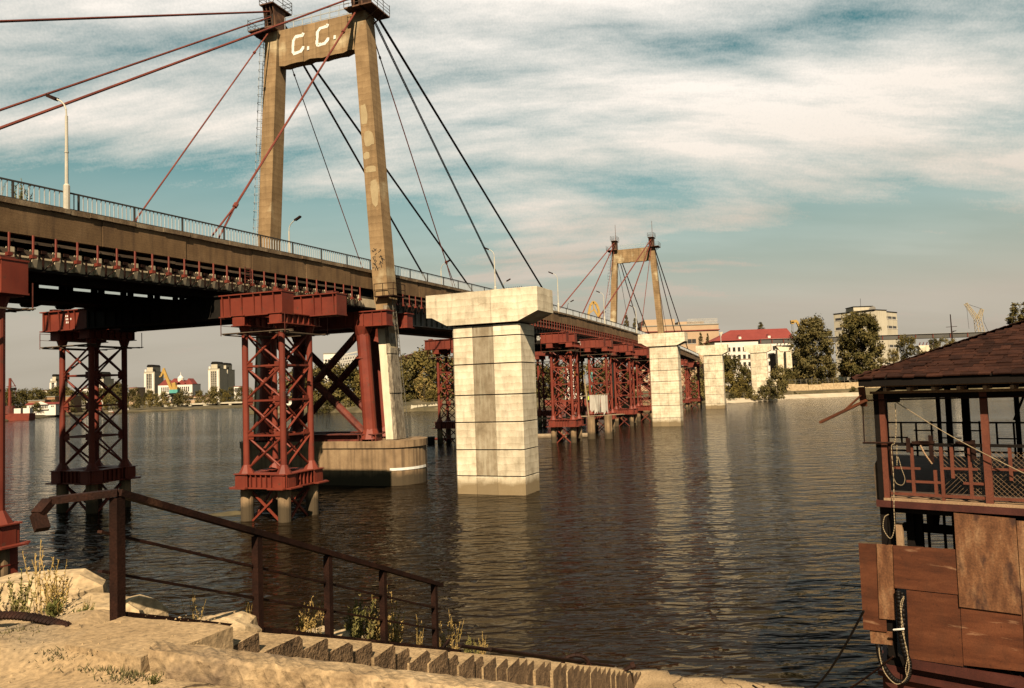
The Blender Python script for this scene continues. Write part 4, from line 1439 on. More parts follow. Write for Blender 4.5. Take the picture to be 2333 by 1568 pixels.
for (u, vt, vb, d, k, w, lab) in ((2035, 795, 830, 320, 'gold', 1, 'yellowing tree close right of the dark willow'), (2150, 770, 815, 340, 'round2', .9, 'olive tree in front of the right viaduct column'), (2128, 772, 812, 345, 'round', .8, 'small dark tree at the right viaduct column'),
                                  (2172, 772, 810, 350, 'gold', .8, 'yellow green tree at the foot of the mast'), (2208, 778, 808, 350, 'round2', .9, 'olive tree right of the white hut'), (2262, 770, 800, 345, 'gold', 1.0, 'golden tree behind the shingled roof'),
                                  (2330, 748, 800, 300, 'gold', .9, 'golden tree below the poplars at the right edge'), (1672, 815, 905, 340, 'round', .9, 'dark tree right of the third white pier'),
                                  (1700, 835, 905, 335, 'round', 1.1, 'dark bushy tree between the third and fourth white piers'), (1585, 815, 905, 330, 'round2', .7, 'olive tree between the second and third white piers'), (1640, 800, 905, 350, 'round', .8, 'dark tree behind the third white pier'),
                                  (1790, 838, 890, 335, 'round2', 1.3, 'olive tree right of the fourth white pier'), (1822, 850, 890, 330, 'round', 1.2, 'dark tree under the left willow')):
    plant(k, lab, u, vt, min(vb, 882) if u > 1780 else vb, max(d, 356) if u > 1780 else d, w)
for (u, vt, vb, d, k, lab) in ((1690, 862, 908, 300, 'bush_gold', 'reddish dry bush between the third and fourth white piers'), (1737, 880, 911, 298, 'bush_dark', 'dark bush at the water in front of the fourth white pier'), (1765, 886, 911, 299, 'bush_dark', 'dark bush right of the fourth white pier foot'),
                               (1712, 884, 912, 298, 'bush', 'olive bush left of the fourth white pier foot'), (1668, 893, 913, 285, 'bush_dark', 'small dark bush on the beach by the third white pier'), (1768, 846, 898, 300, 'bush', 'climbing shrub on the right side of the fourth white pier'),
                               (1944, 882, 905, 334, 'bush_dark', 'round dark bush at the water under the quay wall'), (1800, 862, 884, 350, 'bush', 'olive bush on the left end of the quay'), (1780, 893, 910, 290, 'bush', 'pale olive bush on the beach left of the quay'),
                               (1812, 893, 905, 338, 'bush', 'small shrub growing on the quay face, left one'), (1822, 896, 905, 338, 'bush_dark', 'small shrub growing on the quay face, right one'), (1575, 880, 918, 300, 'bush_dark', 'dark bush left of the third white pier at the water'),
                               (1600, 870, 914, 310, 'bush', 'olive bush just left of the third white pier')):
    plant(k, lab, u, vt, vb, d, 1.0)

for (u, vt, vb, d, k, w, lab) in ((1775, 836, 888, 345, 'bush', .9, 'olive thicket right of the fourth white pier, behind the concrete block'), (1800, 842, 884, 352, 'bush_dark', .9, 'dark thicket at the left end of the quay wall'),
                                  (1826, 838, 882, 356, 'bush', .9, 'olive thicket under the left edge of the left willow'), (1898, 836, 880, 358, 'bush_gold', .8, 'yellowish thicket left of the excavator'),
                                  (1660, 850, 905, 322, 'bush_gold', 1.0, 'rusty brown thicket right of the third white pier'), (1712, 856, 905, 325, 'bush', 1.0, 'olive thicket left of the fourth white pier'),
                                  (2010, 815, 862, 372, 'round2', 1.0, 'olive tree behind the dark willow on its right'), (2105, 800, 838, 372, 'round', 1.1, 'dark tree under the viaduct crosshead'), (2235, 782, 815, 366, 'round2', 1.2, 'olive tree under the viaduct near the derrick')):
    plant(k, lab, u, vt, vb, d, w)

# ================================================================== BUILDINGS AND CRANES ON THE BANKS
def block(name, label, u0, u1, v0, v1, d, deep, m, cat='building', cols=0, rows=0, win=(1.2, 1.4), roof=None, group=None, rot=0.0, zb=1.0, margin=.08, top_m=.10):
    """A building standing at distance d: walls, flat roof slab, rows of window panes with sills."""
    a, b = at(u0, v0, d), at(u1, v0, d)
    w = b.x - a.x
    z1 = (a.z + b.z) / 2
    t = thing(name, label, cat, ((a.x + b.x) / 2, d, zb), rot, group)
    H = z1 - zb
    MB().box(-w / 2, w / 2, 0, deep, 0, H).build('wall', m, t)
    MB().box(-w / 2 - .3, w / 2 + .3, -.3, deep + .3, H + .003, H + .55).build('roof', roof or M['roof_grey'], t)
    if cols:
        me = MB().box(-win[0] / 2, win[0] / 2, -.06, -.005, -win[1] / 2, win[1] / 2).mesh('window')
        me.materials.append(M['glass'])
        sm = MB().box(-win[0] / 2 - .1, win[0] / 2 + .1, -.2, -.005, -win[1] / 2 - .18, -win[1] / 2 - .02).mesh('sill')
        sm.materials.append(M['wall_white'])
        zl = at((u0 + u1) / 2, v1, d).z - zb
        for r in range(rows):
            z = zl + (H * (1 - top_m) - zl) * (r + .5) / rows
            for c in range(cols):
                x = -w / 2 + w * margin + w * (1 - 2 * margin) * (c + .5) / cols
                o = put('window', me, t, (x, 0, z))
                put('sill', sm, o)
    return t, w, H


def tower_block(label, u0, u1, v0, v1, d, deep=26):
    t, w, H = block('tower_block', label, u0, u1, v0 + 8, v1, d, deep, M['wall_cream'], cols=5, rows=9, win=(1.7, 2.6), top_m=.06)
    MB().box(-w * .27, w * .27, 2, deep - 2, H + .56, H + 7).build('crown_storey', M['wall_cream'], t)
    MB().prism([(-w * .3, 0), (w * .3, 0), (w * .18, 2.6), (-w * .18, 2.6)], 1, deep - 2, lambda x, y, h: (x, h, H + 7.003 + y)).build('crown_roof', M['dark'], t)
    for s_ in (-1, 1):
        MB().tube((s_ * w * .40, 2.5, H + .56), (s_ * w * .40, 2.5, H + 3.4), 1.6, n=10).build('corner_turret', M['dark'] if s_ > 0 else M['wall_white'], t)
        MB().box(s_ * w * .36 - 1.3, s_ * w * .36 + 1.3, -1.0, -.003, 0, H - 2).build('bay', M['wall_white'], t)
    return t


tower_block('cream tower block left of the yellow harbour crane', 328, 352, 840, 885, 1000)
tower_block('left one of the twin cream tower blocks right of the yellow crane', 474, 500, 833, 893, 1000)
tower_block('right one of the twin cream tower blocks right of the yellow crane', 497, 519, 835, 888, 1040)
tower_block('pale tower block half hidden by the left column of the dark lattice tower', 114, 129, 861, 893, 1050)
tower_block('white tower block seen through the dark lattice tower', 213, 236, 856, 884, 1000)
block('apartment_block', 'low pink apartment block left of the cream tower block', 294, 313, 884, 897, 900, 20, M['wall_peach'], cols=4, rows=3, win=(1.6, 2), roof=M['roof_red'])
block('apartment_block', 'low white apartment block right of the twin towers', 533, 549, 881, 893, 900, 20, M['wall_white'], cols=4, rows=3, win=(1.6, 2), roof=M['roof_red'])
block('apartment_block', 'brown narrow block just right of the twin towers', 519, 524, 868, 890, 1080, 15, M['wall_peach'], cols=2, rows=6, win=(1.4, 2))
block('apartment_block', 'pale block with red roof seen left through the lattice tower', 180, 208, 886, 897, 850, 20, M['wall_white'], cols=5, rows=2, win=(1.6, 2), roof=M['roof_red'])
block('apartment_block', 'house with steep red roof above the trees at far left', 96, 108, 890, 900, 800, 14, M['wall_white'], cols=3, rows=1, roof=M['roof_red'])
# palace-like white building with red roofs behind the yellow crane
t, w, H = block('hotel', 'long white building with red roofs and a domed turret behind the yellow crane', 360, 438, 877, 893, 900, 24, M['wall_white'], cols=14, rows=3, win=(1.5, 1.8), roof=M['roof_red'])
for k, (fx, ww, hh) in enumerate(((-.32, 7, 6), (-.05, 8, 7), (.16, 6, 5), (.37, 5, 6.5))):
    MB().prism([(-ww, 0), (ww, 0), (0, hh)], 2, 16, lambda x, y, h, fx=fx: (fx * w + x, h, H + .56 + y)).build('gable_roof', M['roof_red'], t)
mb = MB().tube((w * .10, 6, H + .5), (w * .10, 6, H + 8), 3.4, n=12)
mb.tube((w * .10, 6, H + 8), (w * .10, 6, H + 11), 3.4, .6, n=12)
mb.tube((w * .10, 6, H + 11), (w * .10, 6, H + 15), .5, .1, n=6)
mb.build('turret', M['wall_white'], t)
# warehouses on the left bank
block('warehouse', 'low tan brick warehouse with grey roof behind the white river boat', 64, 102, 913.5, 930, 520, 14, M['wall_brick'], cols=4, rows=1, win=(1.6, 1.2))
block('warehouse', 'taller blank tan brick warehouse behind the dark lattice tower', 101, 125, 905, 930, 530, 16, M['wall_brick'])
block('warehouse', 'tan brick warehouse seen inside the dark lattice tower', 138, 160, 904, 928, 535, 14, M['wall_brick'], cols=2, rows=1)
block('shed', 'long low shed with a reddish roof behind the quay at left', 368, 478, 904, 913, 720, 12, M['wall_peach'], roof=M['roof_red'], cols=16, rows=1, win=(2, 1.4))

# concrete quay with dark bays
t = thing('quay_wall', 'long concrete quay with dark open bays on the far left bank', 'quay', (0, 0, 0))
A, B = on(365, 934.5), on(552, 927.8)
d_ = (B - A).normalized()
nrm = Vector((d_.y, -d_.x, 0))
Lq = (B - A).length
fr = lambda x, y, h: A + d_ * x + Vector((0, 0, y)) - nrm * h
MB().prism([(0, 3.4), (Lq, 3.4), (Lq, 4.6), (0, 4.6)], -.2, 9, fr).build('coping', M['wall_cream'], t)
MB().prism([(0, -1), (Lq, -1), (Lq, .8), (0, .8)], -.2, 9, fr).build('plinth', M['footing'], t)
MB().prism([(0, .81), (Lq, .81), (Lq, 3.39), (0, 3.39)], 3, 8.5, fr).build('bay_back', M['dark'], t)
k = 0
x = 2.0
me = None
while x < Lq - 3:
    w_ = 2.2 if k % 3 else 4.5
    MB().prism([(x, .805), (x + w_, .805), (x + w_, 3.395), (x, 3.395)], 0, 2.9, fr).build('bay_post', M['wall_cream'], t)
    x += 11.5 if k % 4 else 9
    k += 1

# yellow harbour crane on its grey portal
t = thing('harbour_crane', 'yellow harbour crane with teal cabin on a grey portal, far left bank', 'crane', at(396, 919, 690), 0)
px = 690 / FOC
P = lambda u, v: Vector(((u - 396) * px, 0, (919 - v - (u - 396) * .034) * px))
mb = MB()
for (u, v) in ((384, 919), (389, 919), (403, 919), (408, 919)):
    q = P(u, v)
    mb.bar(q + Vector((0, -2 if u in (384, 408) else 3, 0)), Vector(((u - 396) * px * .35, 0, P(396, 901).z)), 1.5)
mb.build('portal', M['steel_pale'], t)
MB().box(P(388, 0).x, P(406, 0).x, -3, 3.5, P(396, 899).z - .5, P(396, 896).z).build('turntable', M['dark'], t)
MB().box(P(389, 0).x, P(408, 0).x, -3.2, 3.2, P(396, 896).z + .02, P(396, 888).z).build('machine_house', M['teal'], t)
MB().box(P(390, 0).x, P(407, 0).x, -3.0, 3.0, P(396, 888).z + .02, P(396, 884).z).build('house_roof', M['crane_yellow'], t)
MB().bar(P(399, 885), P(397, 872), 3.2).bar(P(404, 885), P(398, 873), 1.2).build('pylon_frame', M['crane_yellow'], t)
mb = MB().bar(P(391, 887), P(373.5, 843), 1.7, 2.4)
mb.build('boom', M['crane_yellow'], t)
mb = MB().bar(P(375, 839), P(368, 857), 1.2, 1.5).bar(P(368, 857), P(364, 859), 1.2)
mb.bar(P(374, 861), P(383, 858), .9)
mb.build('jib', M['crane_yellow'], t)
# small red crane, red barge, boats
t = thing('deck_crane', 'thin red crane with lowered jib at the far left', 'crane', at(22, 934, 452), 0)
q = 452 / FOC
MB().tube((0, 0, 0), (.2, 0, 72 * q), 1.0, .7, n=8).build('mast', M['red'], t)
MB().bar((.4, 0, 72 * q), (13 * q, 0, 53 * q), .35).bar((-7 * q, 0, 53 * q), (14 * q, 0, 54 * q), .35).bar((13.5 * q, 0, 53 * q), (14 * q, 0, 30 * q), .16).build('jib', M['red_dark'], t)
MB().box(.8, 3.4, -1, 1, 44 * q, 50 * q).build('cabin', M['dark'], t)


def hull(w, deep, h, rake=.12):
    mb = MB()
    a = w / 2
    mb.prism([(-a + w * rake, -.4), (a - w * rake * .6, -.4), (a, h), (-a, h * 1.15)], -deep / 2, deep / 2, lambda x, y, z: (x, z, y))
    return mb


t = thing('barge', 'red cargo barge moored at the far left edge', 'barge', on(30, 958.5), .06)
hull(20, 6, 3.6, .03).build('hull', M['red'], t)
for x in (1.5, 6.2):
    MB().box(x, x + 3.4, -2, 1, 3.7, 6.4).build('container', M['wall_white'], t)
MB().tube((-2, 0, 3.6), (-2, 0, 8.0), 3.4, 2.6, n=12).build('tank', M['red_dark'], t)
t = thing('river_boat', 'white two storey river boat with red roof and dark hull at far left', 'boat', on(98, 951.5), .06)
u_ = 462 / FOC
hull(68 * u_, 7, 1.3, .05).build('hull', M['dark'], t)
W_ = 31 * u_
MB().box(-W_, W_ + 1, -3, 3, 1.32, 37 * u_ - 1.6).build('cabin', M['wall_white'], t)
MB().prism([(-W_ - 1.2, 0), (W_ + 1.6, 0), (W_, 1.3), (-W_ + 1, 1.3)], -3.4, 3.4, lambda x, y, h: (x, h, 37 * u_ - 1.597 + y)).build('roof', M['roof_red'], t)
MB().prism([(-4.5, 0), (4.5, 0), (0, 1.9)], -3.9, -3.1, lambda x, y, h: (x + .5, h, 37 * u_ - 1.59 + y)).build('gable', M['wall_white'], t)
MB().box(-4.2, 5.0, -3.9, -3.02, 4.9, 5.3).build('balcony', M['wall_white'], t)
for i in range(9):
    MB().box(-3.9 + i * .95, -3.3 + i * .95, -3.07, -3.003, 5.6, 7.2).build('window', M['glass'], t)
for i in range(5):
    MB().box(-1.9 + i * .8, -1.4 + i * .8, -3.07, -3.003, 3.0, 4.5).build('window', M['glass'], t)
for x in (-6.5, -5.4, 6.4, 7.3):
    MB().box(x, x + .6, -3.07, -3.003, 6.3, 7.2).build('window', M['glass'], t)


def small_boat(label, u, v, w, hh, hullm, d=None):
    p = on(u, v)
    t = thing('motor_boat', label, 'boat', p, rng.uniform(-.1, .2))
    s_ = p.y / FOC
    W2 = w * s_
    hull(W2, W2 * .35, hh * s_ * .35, .12).build('hull', hullm, t)
    MB().prism([(-W2 * .28, 0), (W2 * .3, 0), (W2 * .25, hh * s_ * .35), (-W2 * .10, hh * s_ * .35)], -W2 * .12, W2 * .12, lambda x, y, h: (x, h, hh * s_ * .36 + y)).build('cabin', M['wall_white'], t)
    MB().prism([(-W2 * .14, 0), (W2 * .26, 0), (W2 * .24, .5), (-W2 * .11, .5)], -W2 * .121, -W2 * .1205, lambda x, y, h: (x, h, hh * s_ * .50 + y)).build('window', M['glass'], t)
    MB().tube((W2 * .1, 0, hh * s_ * .7), (W2 * .1, 0, hh * s_ * 1.1), .15, n=5).build('mast', M['steel_pale'], t)
    return t


small_boat('white motor yacht in front of the harbour crane quay', 388, 934, 25, 9, M['wall_white'])
small_boat('white and black launch moored at the quay, the left of two', 461, 930.5, 13, 15, M['dark'])
small_boat('white and black launch moored at the quay, the right of two', 487, 929.8, 14, 14, M['dark'])
small_boat('dark workboat with white cabin beside the lattice tower', 288, 939.5, 19, 13, M['dark'])
small_boat('red barge with pale cabin seen inside the lattice tower', 252, 942, 17, 9, M['red'])

# --- middle: white wall, lattice crane, pale blocks, rusty gantry, leaning slab groynes
block('white_wall', 'low white wall on the middle bank left of the near pylon columns', 652, 717, 913, 938, 392, 3, M['wall_white'], cat='wall', zb=-.3)
block('office_block', 'white office block above the trees beneath the bridge', 737, 768, 806, 840, 520, 14, M['wall_white'], cols=4, rows=3, win=(1.5, 1.5))
block('office_block', 'pale building glimpsed left of the near pylon leg beneath the bridge', 838, 853, 828, 850, 480, 12, M['wall_cream'], cols=2, rows=2)
t = thing('gantry_crane', 'white lattice gantry crane above the trees beneath the bridge', 'crane', at(792, 838, 480), 0)
q = 480 / FOC
mb = MB()
for (y, z) in ((-1.5, 0), (1.5, 0), (-1.5, 14 * q), (1.5, 14 * q), (-1.5, 28 * q), (1.5, 28 * q)):
    x0 = -28 * q + z * .4
    mb.bar((x0, y, z), (26 * q, y, z * 1.15 + 1), .6)
n = 9
for y in (-1.5, 1.5):
    for i in range(n):
        xa, xb = -24 * q + i * 50 * q / n, -24 * q + (i + 1) * 50 * q / n
        for z in (0, 14 * q):
            mb.bar((xa, y, z), (xb, y, z + 14 * q), .45)
            mb.bar((xb, y, z), (xa, y, z + 14 * q), .35)
mb.build('lattice', M['steel_pale'], t)
MB().bar((-10 * q, 0, -20 * q), (-10 * q, 0, 0), 1.5).bar((18 * q, 0, -20 * q), (18 * q, 0, 0), 1.5).build('leg', M['steel_pale'], t)
t = thing('rail_viaduct', 'rusty truss viaduct with a pale band beyond the trees, left of the white pier', 'viaduct', (0, 0, 0))
a, b = at(905, 822, 470), at(975, 802, 520)
MB().bar(a, b, 3, 3.2).build('truss', M['red_dark'], t)
MB().bar(a + Vector((0, 0, -4)), b + Vector((0, 0, -3.6)), 3.4, 2.4).build('pale_band', M['wall_peach'], t)
for f in (.05, .5, .95):
    p = a.lerp(b, f)
    MB().bar(p + Vector((0, 0, -14)), p + Vector((0, 0, -5)), 2.2).build('column', M['footing'], t)
for i in range(22):
    u = 936 + i * 2.75 + (4 if i > 11 else 0)
    p = on(u, 938.2 - i * .08)
    l_ = rng.uniform(.25, .6)
    mb = MB().hexa([(-.32, -.15, -.5), (.32, -.15, -.5), (.32, .15, -.5), (-.32, .15, -.5), (-.32 + l_ * 2, -.15, 2.5 + rng.uniform(-.5, .7)), (.32 + l_ * 2, -.15, 2.5), (.32 + l_ * 2, .15, 2.5), (-.32 + l_ * 2, .15, 2.5)])
    tag(mb.build('leaning_slab', M['wall_cream'], loc=p), 'leaning pale concrete slab in the row along the water, left of the white pier', 'slab', 'leaning slabs along the water')
# clutter seen through the towers: lime boom lift, pale huts, red barge
t = thing('boom_lift', 'lime green boom lift among the red towers', 'machine', at(1348, 917, 300))
q = 300 / FOC
MB().box(-9 * q, 9 * q, -1.4, 1.4, 1.0, 14 * q).build('body', M['lime'], t)
MB().bar((-4 * q, 0, 13 * q), (3 * q, 0, 68 * q), .9).bar((3 * q, 0, 68 * q), (9 * q, 0, 18 * q), .7).build('arm', M['teal'], t)
for x in (-6 * q, 6 * q):
    MB().tube((x, -1.5, .5), (x, 1.5, .5), .55, n=12).build('wheel', M['dark'], t)
block('hut', 'white hut beneath the bridge behind the first tower', 1288, 1306, 826, 870, 330, 6, M['wall_white'], cols=1, rows=2)
block('brick_house', 'peach apartment house behind the far tower bents', 1432, 1482, 842, 880, 360, 10, M['wall_peach'], cols=4, rows=3, win=(1.2, 1.4))
block('brick_house', 'grey brown tower house behind the second tower', 1374, 1386, 820, 880, 350, 8, M['wall_brick'], cols=1, rows=5)
t = thing('barge', 'rusty red barge beyond the towers beneath the bridge', 'barge', on(1310, 925), 0)
hull(26, 6, 2.4, .04).build('hull', M['red'], t)
MB().box(-4, 3, -2, 2, 2.9, 5.2).build('cabin', M['wall_white'], t)

# --- right bank buildings
t, w, H = block('peach_building', 'large peach building with a roof railing behind the far pylon', 1462, 1637, 742, 800, 460, 30, M['wall_peach'], cols=7, rows=1, win=(2.4, 2.6), margin=.3, zb=2)
MB().box(-w / 2 - .4, w / 2 + .6, -.6, -.31, H - 3.4, H - 2.9).build('cornice', M['roof_red'], t)
MB().box(-w / 2 + 2, -w / 2 + 20, 2, 26, H + .56, H + 4.2).build('upper_storey', M['wall_peach'], t)
MB().box(-w / 2 + 22, w / 2 - 8, 2, 26, H + .56, H + 2.4).build('upper_storey', M['wall_peach'], t)
mb = MB()
n = 26
for i in range(n + 1):
    x = w * .10 + (w * .38) * i / n
    mb.bar((x, .2, H + .5), (x, .2, H + 3.6), .12)
    mb.bar((x, .2, H + .6), (x + w * .38 / n, .2, H + 3.5), .09)
for h in (.7, 2.1, 3.6):
    mb.bar((w * .10, .2, H + h), (w * .49, .2, H + h), .16)
mb.build('roof_railing', M['steel_pale'], t)

t, w, H = block('red_roofed_house', 'white three storey house under a big red hipped roof on the right bank', 1628, 1806, 777, 838, 425, 22, M['wall_white'], cols=15, rows=3, win=(1.5, 2.3), roof=M['roof_red'], zb=2, margin=.02, top_m=.08)
mb = MB()
h0, h1 = H + .56, H + 7.0
x0, x1 = -w / 2 - 1, w / 2 + 1
mb.add([(x0, -1, h0), (x1, -1, h0), (x1, 23, h0), (x0, 23, h0), (x0 + 13, 11, h1), (x1, 11, h1)], [(0, 1, 5, 4), (1, 2, 5), (2, 3, 4, 5), (3, 0, 4), (3, 2, 1, 0)])
mb.build('hipped_roof', M['roof_red'], t)
for x in (x0 + 15, x0 + 31):
    MB().prism([(-2.2, 0), (2.2, 0), (0, 2.6)], .4, 5.5, lambda a, b, h, x=x: (x + a, h, h0 + .6 + b)).build('dormer', M['roof_red'], t)
    MB().box(x - .7, x + .7, .3, .42, h0 + .8, h0 + 2.0).build('dormer_window', M['wall_white'], t)
for k in range(2):
    MB().box(-w / 2 - .05, w / 2, -.2, -.003, H * (.36 + .28 * k), H * (.36 + .28 * k) + .3).build('string_course', M['wall_peach'], t)

# office block: two wings meeting at a corner
t = thing('office_block', 'tall pale office block with roof dishes behind the dark willow', 'building', (at(1965, 700, 520).x, 520, 3), 0)
q = 520 / FOC
a, b, c = at(1899, 716, 530), at(1990, 706, 505), at(2043, 713, 528)
zt = (a.z + c.z) / 2 - 3


def wing(p, r, z0, z1, off, name):
    p, r = p - t.location, r - t.location
    p.z = r.z = 0
    e = (r - p).normalized()
    n_ = Vector((e.y, -e.x, 0))
    L_ = (r - p).length
    fr = lambda x, y, h: p + e * x - n_ * h + Vector((0, 0, y))
    MB().prism([(0, 0), (L_, 0), (L_, z1), (0, z1)], 0, 14, fr).build('wall', M['wall_cream'], t)
    st_ = 7
    for k in range(st_):
        zz = 2 + (z1 - 3.0) * (k + .45) / st_
        nw = 5
        for i in range(nw):
            xa, xb = L_ * (.04 + .93 * i / nw), L_ * (.04 + .93 * (i + .86) / nw)
            MB().prism([(xa, zz), (xb, zz), (xb, zz + 1.7), (xa, zz + 1.7)], -.05, -.004, fr).build('window', M['glass'], t)
        MB().prism([(0, zz - .35), (L_, zz - .35), (L_, zz - .06), (0, zz - .06)], -.18, -.006, fr).build('sill_band', M['wall_white'], t)
    MB().prism([(-.3, z1 + .004), (L_ + .3, z1 + .004), (L_ + .3, z1 + .5), (-.3, z1 + .5)], -.3, 14.3, fr).build('roof', M['dark'], t)


wing(a, b, 0, a.z - 3.2, 0, 'left')
wing(b, c, 0, c.z - 3.0, 0, 'right')
x0, x1 = at(1950, 700, 528).x - t.location.x, at(1994, 700, 528).x - t.location.x
zt = at(1970, 698, 528).z - 3
MB().box(x0, x1, 12, 24, a.z - 6, zt).build('penthouse', M['wall_cream'], t)
MB().box(x0 - .3, x1 + .3, 11.7, 24.3, zt + .003, zt + .5).build('penthouse_roof', M['dark'], t)
for (u, v, r) in ((2000, 702, 2.3), (2022, 711, 1.7), (1985, 712, 1.2)):
    p = at(u, v, 508) - t.location
    MB().tube((p.x, p.y + 8, p.z), (p.x, p.y + 8.7, p.z + .5), r, r * .4, n=14).tube((p.x, p.y + 9, p.z - 4), (p.x, p.y + 9, p.z), .3, n=5).build('roof_dish', M['wall_white'], t)
MB().tube((x0 + 6, 14, zt), (x0 + 6, 14, zt + 6), .12, n=5).build('antenna', M['dark'], t)

# steel viaduct under construction
t = thing('steel_viaduct', 'long grey steel viaduct deck with red stiffeners crossing behind the willows', 'viaduct', (0, 0, 0))
p0, p1 = at(1729, 779, 384), at(2400, 757, 370)
e = (p1 - p0)
N_ = 12
cuts_ = [0, .04, .08, .42, .475, .532, .590, .648, .706, .765, .825, .885, 1.0]
for i in range(len(cuts_) - 1):
    a, b = p0 + e * (cuts_[i] + .0006), p0 + e * (cuts_[i + 1] - .0006)
    MB().bar(a, b, 5, 2.05).build('girder_section', M['viaduct'], t)
    MB().box(a.x - .18, a.x + .18, a.y - 2.62, a.y - 2.3, a.z - 1.1, a.z + 1.05).build('stiffener', M['red'], t)
    MB().bar(a + Vector((0, -.2, 1.08)), b + Vector((0, -.2, 1.08)), 5.6, .08).build('top_plate', M['steel_pale'], t)
for (u, d, w_) in ((1775, 384, 2.8), (1794, 384, 2.8), (2100, 377, 4.0), (2115, 377, 4.0)):
    p = at(u, 790, d)
    mb = MB().box(p.x - w_ / 2, p.x + w_ / 2, d - 1.4, d + 1.4, 1, p.z - 1.6)
    mb.build('column', M['pier'], t)
for (ua, ub, d) in ((1765, 1806, 384), (2088, 2128, 377)):
    a, b = at(ua, 787, d), at(ub, 787, d)
    MB().hexa([(a.x + 2.0, d - 1.7, a.z - 3.2), (b.x - 2.0, d - 1.7, a.z - 3.2), (b.x - 2.0, d + 1.7, a.z - 3.2), (a.x + 2.0, d + 1.7, a.z - 3.2),
               (a.x, d - 1.7, a.z - .2), (b.x, d - 1.7, a.z - .2), (b.x, d + 1.7, a.z - .2), (a.x, d + 1.7, a.z - .2)]).build('crosshead', M['pier'], t)
    for i in range(5):
        x = a.x + (b.x - a.x) * (i + .3) / 5
        MB().bar((x, d - 1.5, a.z - .1), (x + .6, d - 1.5, a.z + 1.3), .3).build('falsework', M['red_dark'], t)
block('site_shed', 'dark long shed with a pale roof line behind the viaduct columns', 1765, 1835, 805, 826, 398, 8, M['dark'], roof=M['steel_pale'], zb=3)
# quay wall on the right bank
t = thing('quay_wall', 'pale stained quay wall along the water below the two willows', 'quay', (0, 0, 0))
A, B = on(1795, 906.5), on(2040, 897.2)
d_ = (B - A).normalized()
nrm = Vector((d_.y, -d_.x, 0))
Lq = (B - A).length
k = 0
x = 0.0
while x < Lq:
    w_ = rng.uniform(4.5, 7)
    fr = lambda a, y, h: A + d_ * a + Vector((0, 0, y)) - nrm * h
    h_ = 5.6 + rng.uniform(-.3, .5)
    MB().prism([(x, -1), (min(Lq, x + w_ - .12), -1), (min(Lq, x + w_ - .12), h_), (x, h_)], -.4 + rng.uniform(0, .3), 5, lambda a, y, h: A + d_ * a + Vector((0, 0, y)) - nrm * (h + max(0, y) * .25)).build('wall_section', M['rock'], t)
    x += w_
    k += 1
MB().prism([(0, -.5), (Lq, -.5), (Lq, .5), (0, .5)], -2.2, 4, fr).build('footing', M['footing'], t)
tf = thing('quay_fence', 'thin dark fence on top of the right bank quay wall', 'fence', (0, 0, 0))
for i in range(int(Lq / 2.6)):
    p = A + d_ * (i * 2.6) - nrm * 2.5
    MB().bar(p + Vector((0, 0, 5.2)), p + Vector((0, 0, 8.0)), .14).build('post', M['fence'], tf)
for h in (6.6, 7.4, 7.9):
    MB().bar(A - nrm * 2.5 + Vector((0, 0, h)), B - nrm * 2.5 + Vector((0, 0, h)), .07).build('fence_rail', M['fence'], tf)
block('concrete_pylon', 'pale square concrete block at the left end of the quay wall', 1756, 1769, 868, 893, 300, 4, M['pier'], cat='block', zb=1, roof=M['pier'])
# small things on the right
block('hut', 'white hut at the foot of the thin mast', 2166, 2190, 786, 806, 362, 5, M['wall_white'], cols=2, rows=1, win=(1.0, 1.0), zb=3)
block('garage_row', 'low pale garage row beyond the shingled roof', 2008, 2095, 837, 850, 364, 8, M['wall_cream'], cols=6, rows=1, win=(2.2, 1.2), zb=2)
tm = thing('signal_mast', 'thin mast with two cross arms beside the white hut', 'mast', at(2172, 800, 360))
q = 360 / FOC
MB().tube((0, 0, -3), (-1.5 * q, 0, 84 * q), .38, .2, n=6).build('pole', M['rust'], tm)
MB().bar((-13 * q, 0, 55 * q), (12 * q, 0, 56 * q), .22).bar((0, 0, 45 * q), (9 * q, 0, 46 * q), .5, .3).bar((0, 0, 42 * q), (7 * q, 0, 46 * q), .2).build('cross_arm', M['rust'], tm)
t = thing('tower_crane', 'pale yellow Y shaped derrick crane standing beyond the viaduct at right', 'crane', at(2238, 800, 420))
q = 420 / FOC


def lattice_bar(mb, p, w_, r, n):
    p, q_ = Vector(p), Vector(w_)
    d = (q_ - p).normalized()
    u = d.cross(Vector((0, 1, 0))).normalized() * r
    y = Vector((0, r, 0))
    c = [u + y, u - y, -u - y, -u + y]
    for o in c:
        mb.bar(p + o, q_ + o * .6, .20)
    for i in range(n):
        a, b = p.lerp(q_, i / n), p.lerp(q_, (i + 1) / n)
        for o1, o2 in zip(c, c[1:] + c[:1]):
            mb.bar(a + o1 * (1 - .4 * i / n), b + o2 * (1 - .4 * (i + 1) / n), .10)
    return mb


lattice_bar(MB(), (4 * q, 0, -10 * q), (-6 * q, 0, 72 * q), 2.1, 9).build('mast', M['crane_pale'], t)
lattice_bar(MB(), (-6 * q, 0, 72 * q), (-31 * q, 0, 110 * q), .95, 8).build('jib', M['crane_pale'], t)
lattice_bar(MB(), (-4 * q, 0, 72 * q), (6 * q, 0, 96 * q), .95, 6).build('counter_jib', M['crane_pale'], t)
MB().bar((-31 * q, 0, 110 * q), (6 * q, 0, 96 * q), .14).bar((-29 * q, 0, 106 * q), (-27 * q, 0, 52 * q), .10).bar((6 * q, 0, 96 * q), (8 * q, 0, 66 * q), .10).bar((8 * q, 0, 66 * q), (22 * q, 0, 30 * q), .12).build('crane_rope', M['dark'], t)
t = thing('harbour_crane', 'pale yellow arched crane jib rising left of the far pylon', 'crane', at(1352, 745, 470))
q = 470 / FOC
mb = MB()
pts = [(-14, -50), (-10, 30), (-5, 50), (2, 58), (9, 52), (13, 40), (16, 14)]
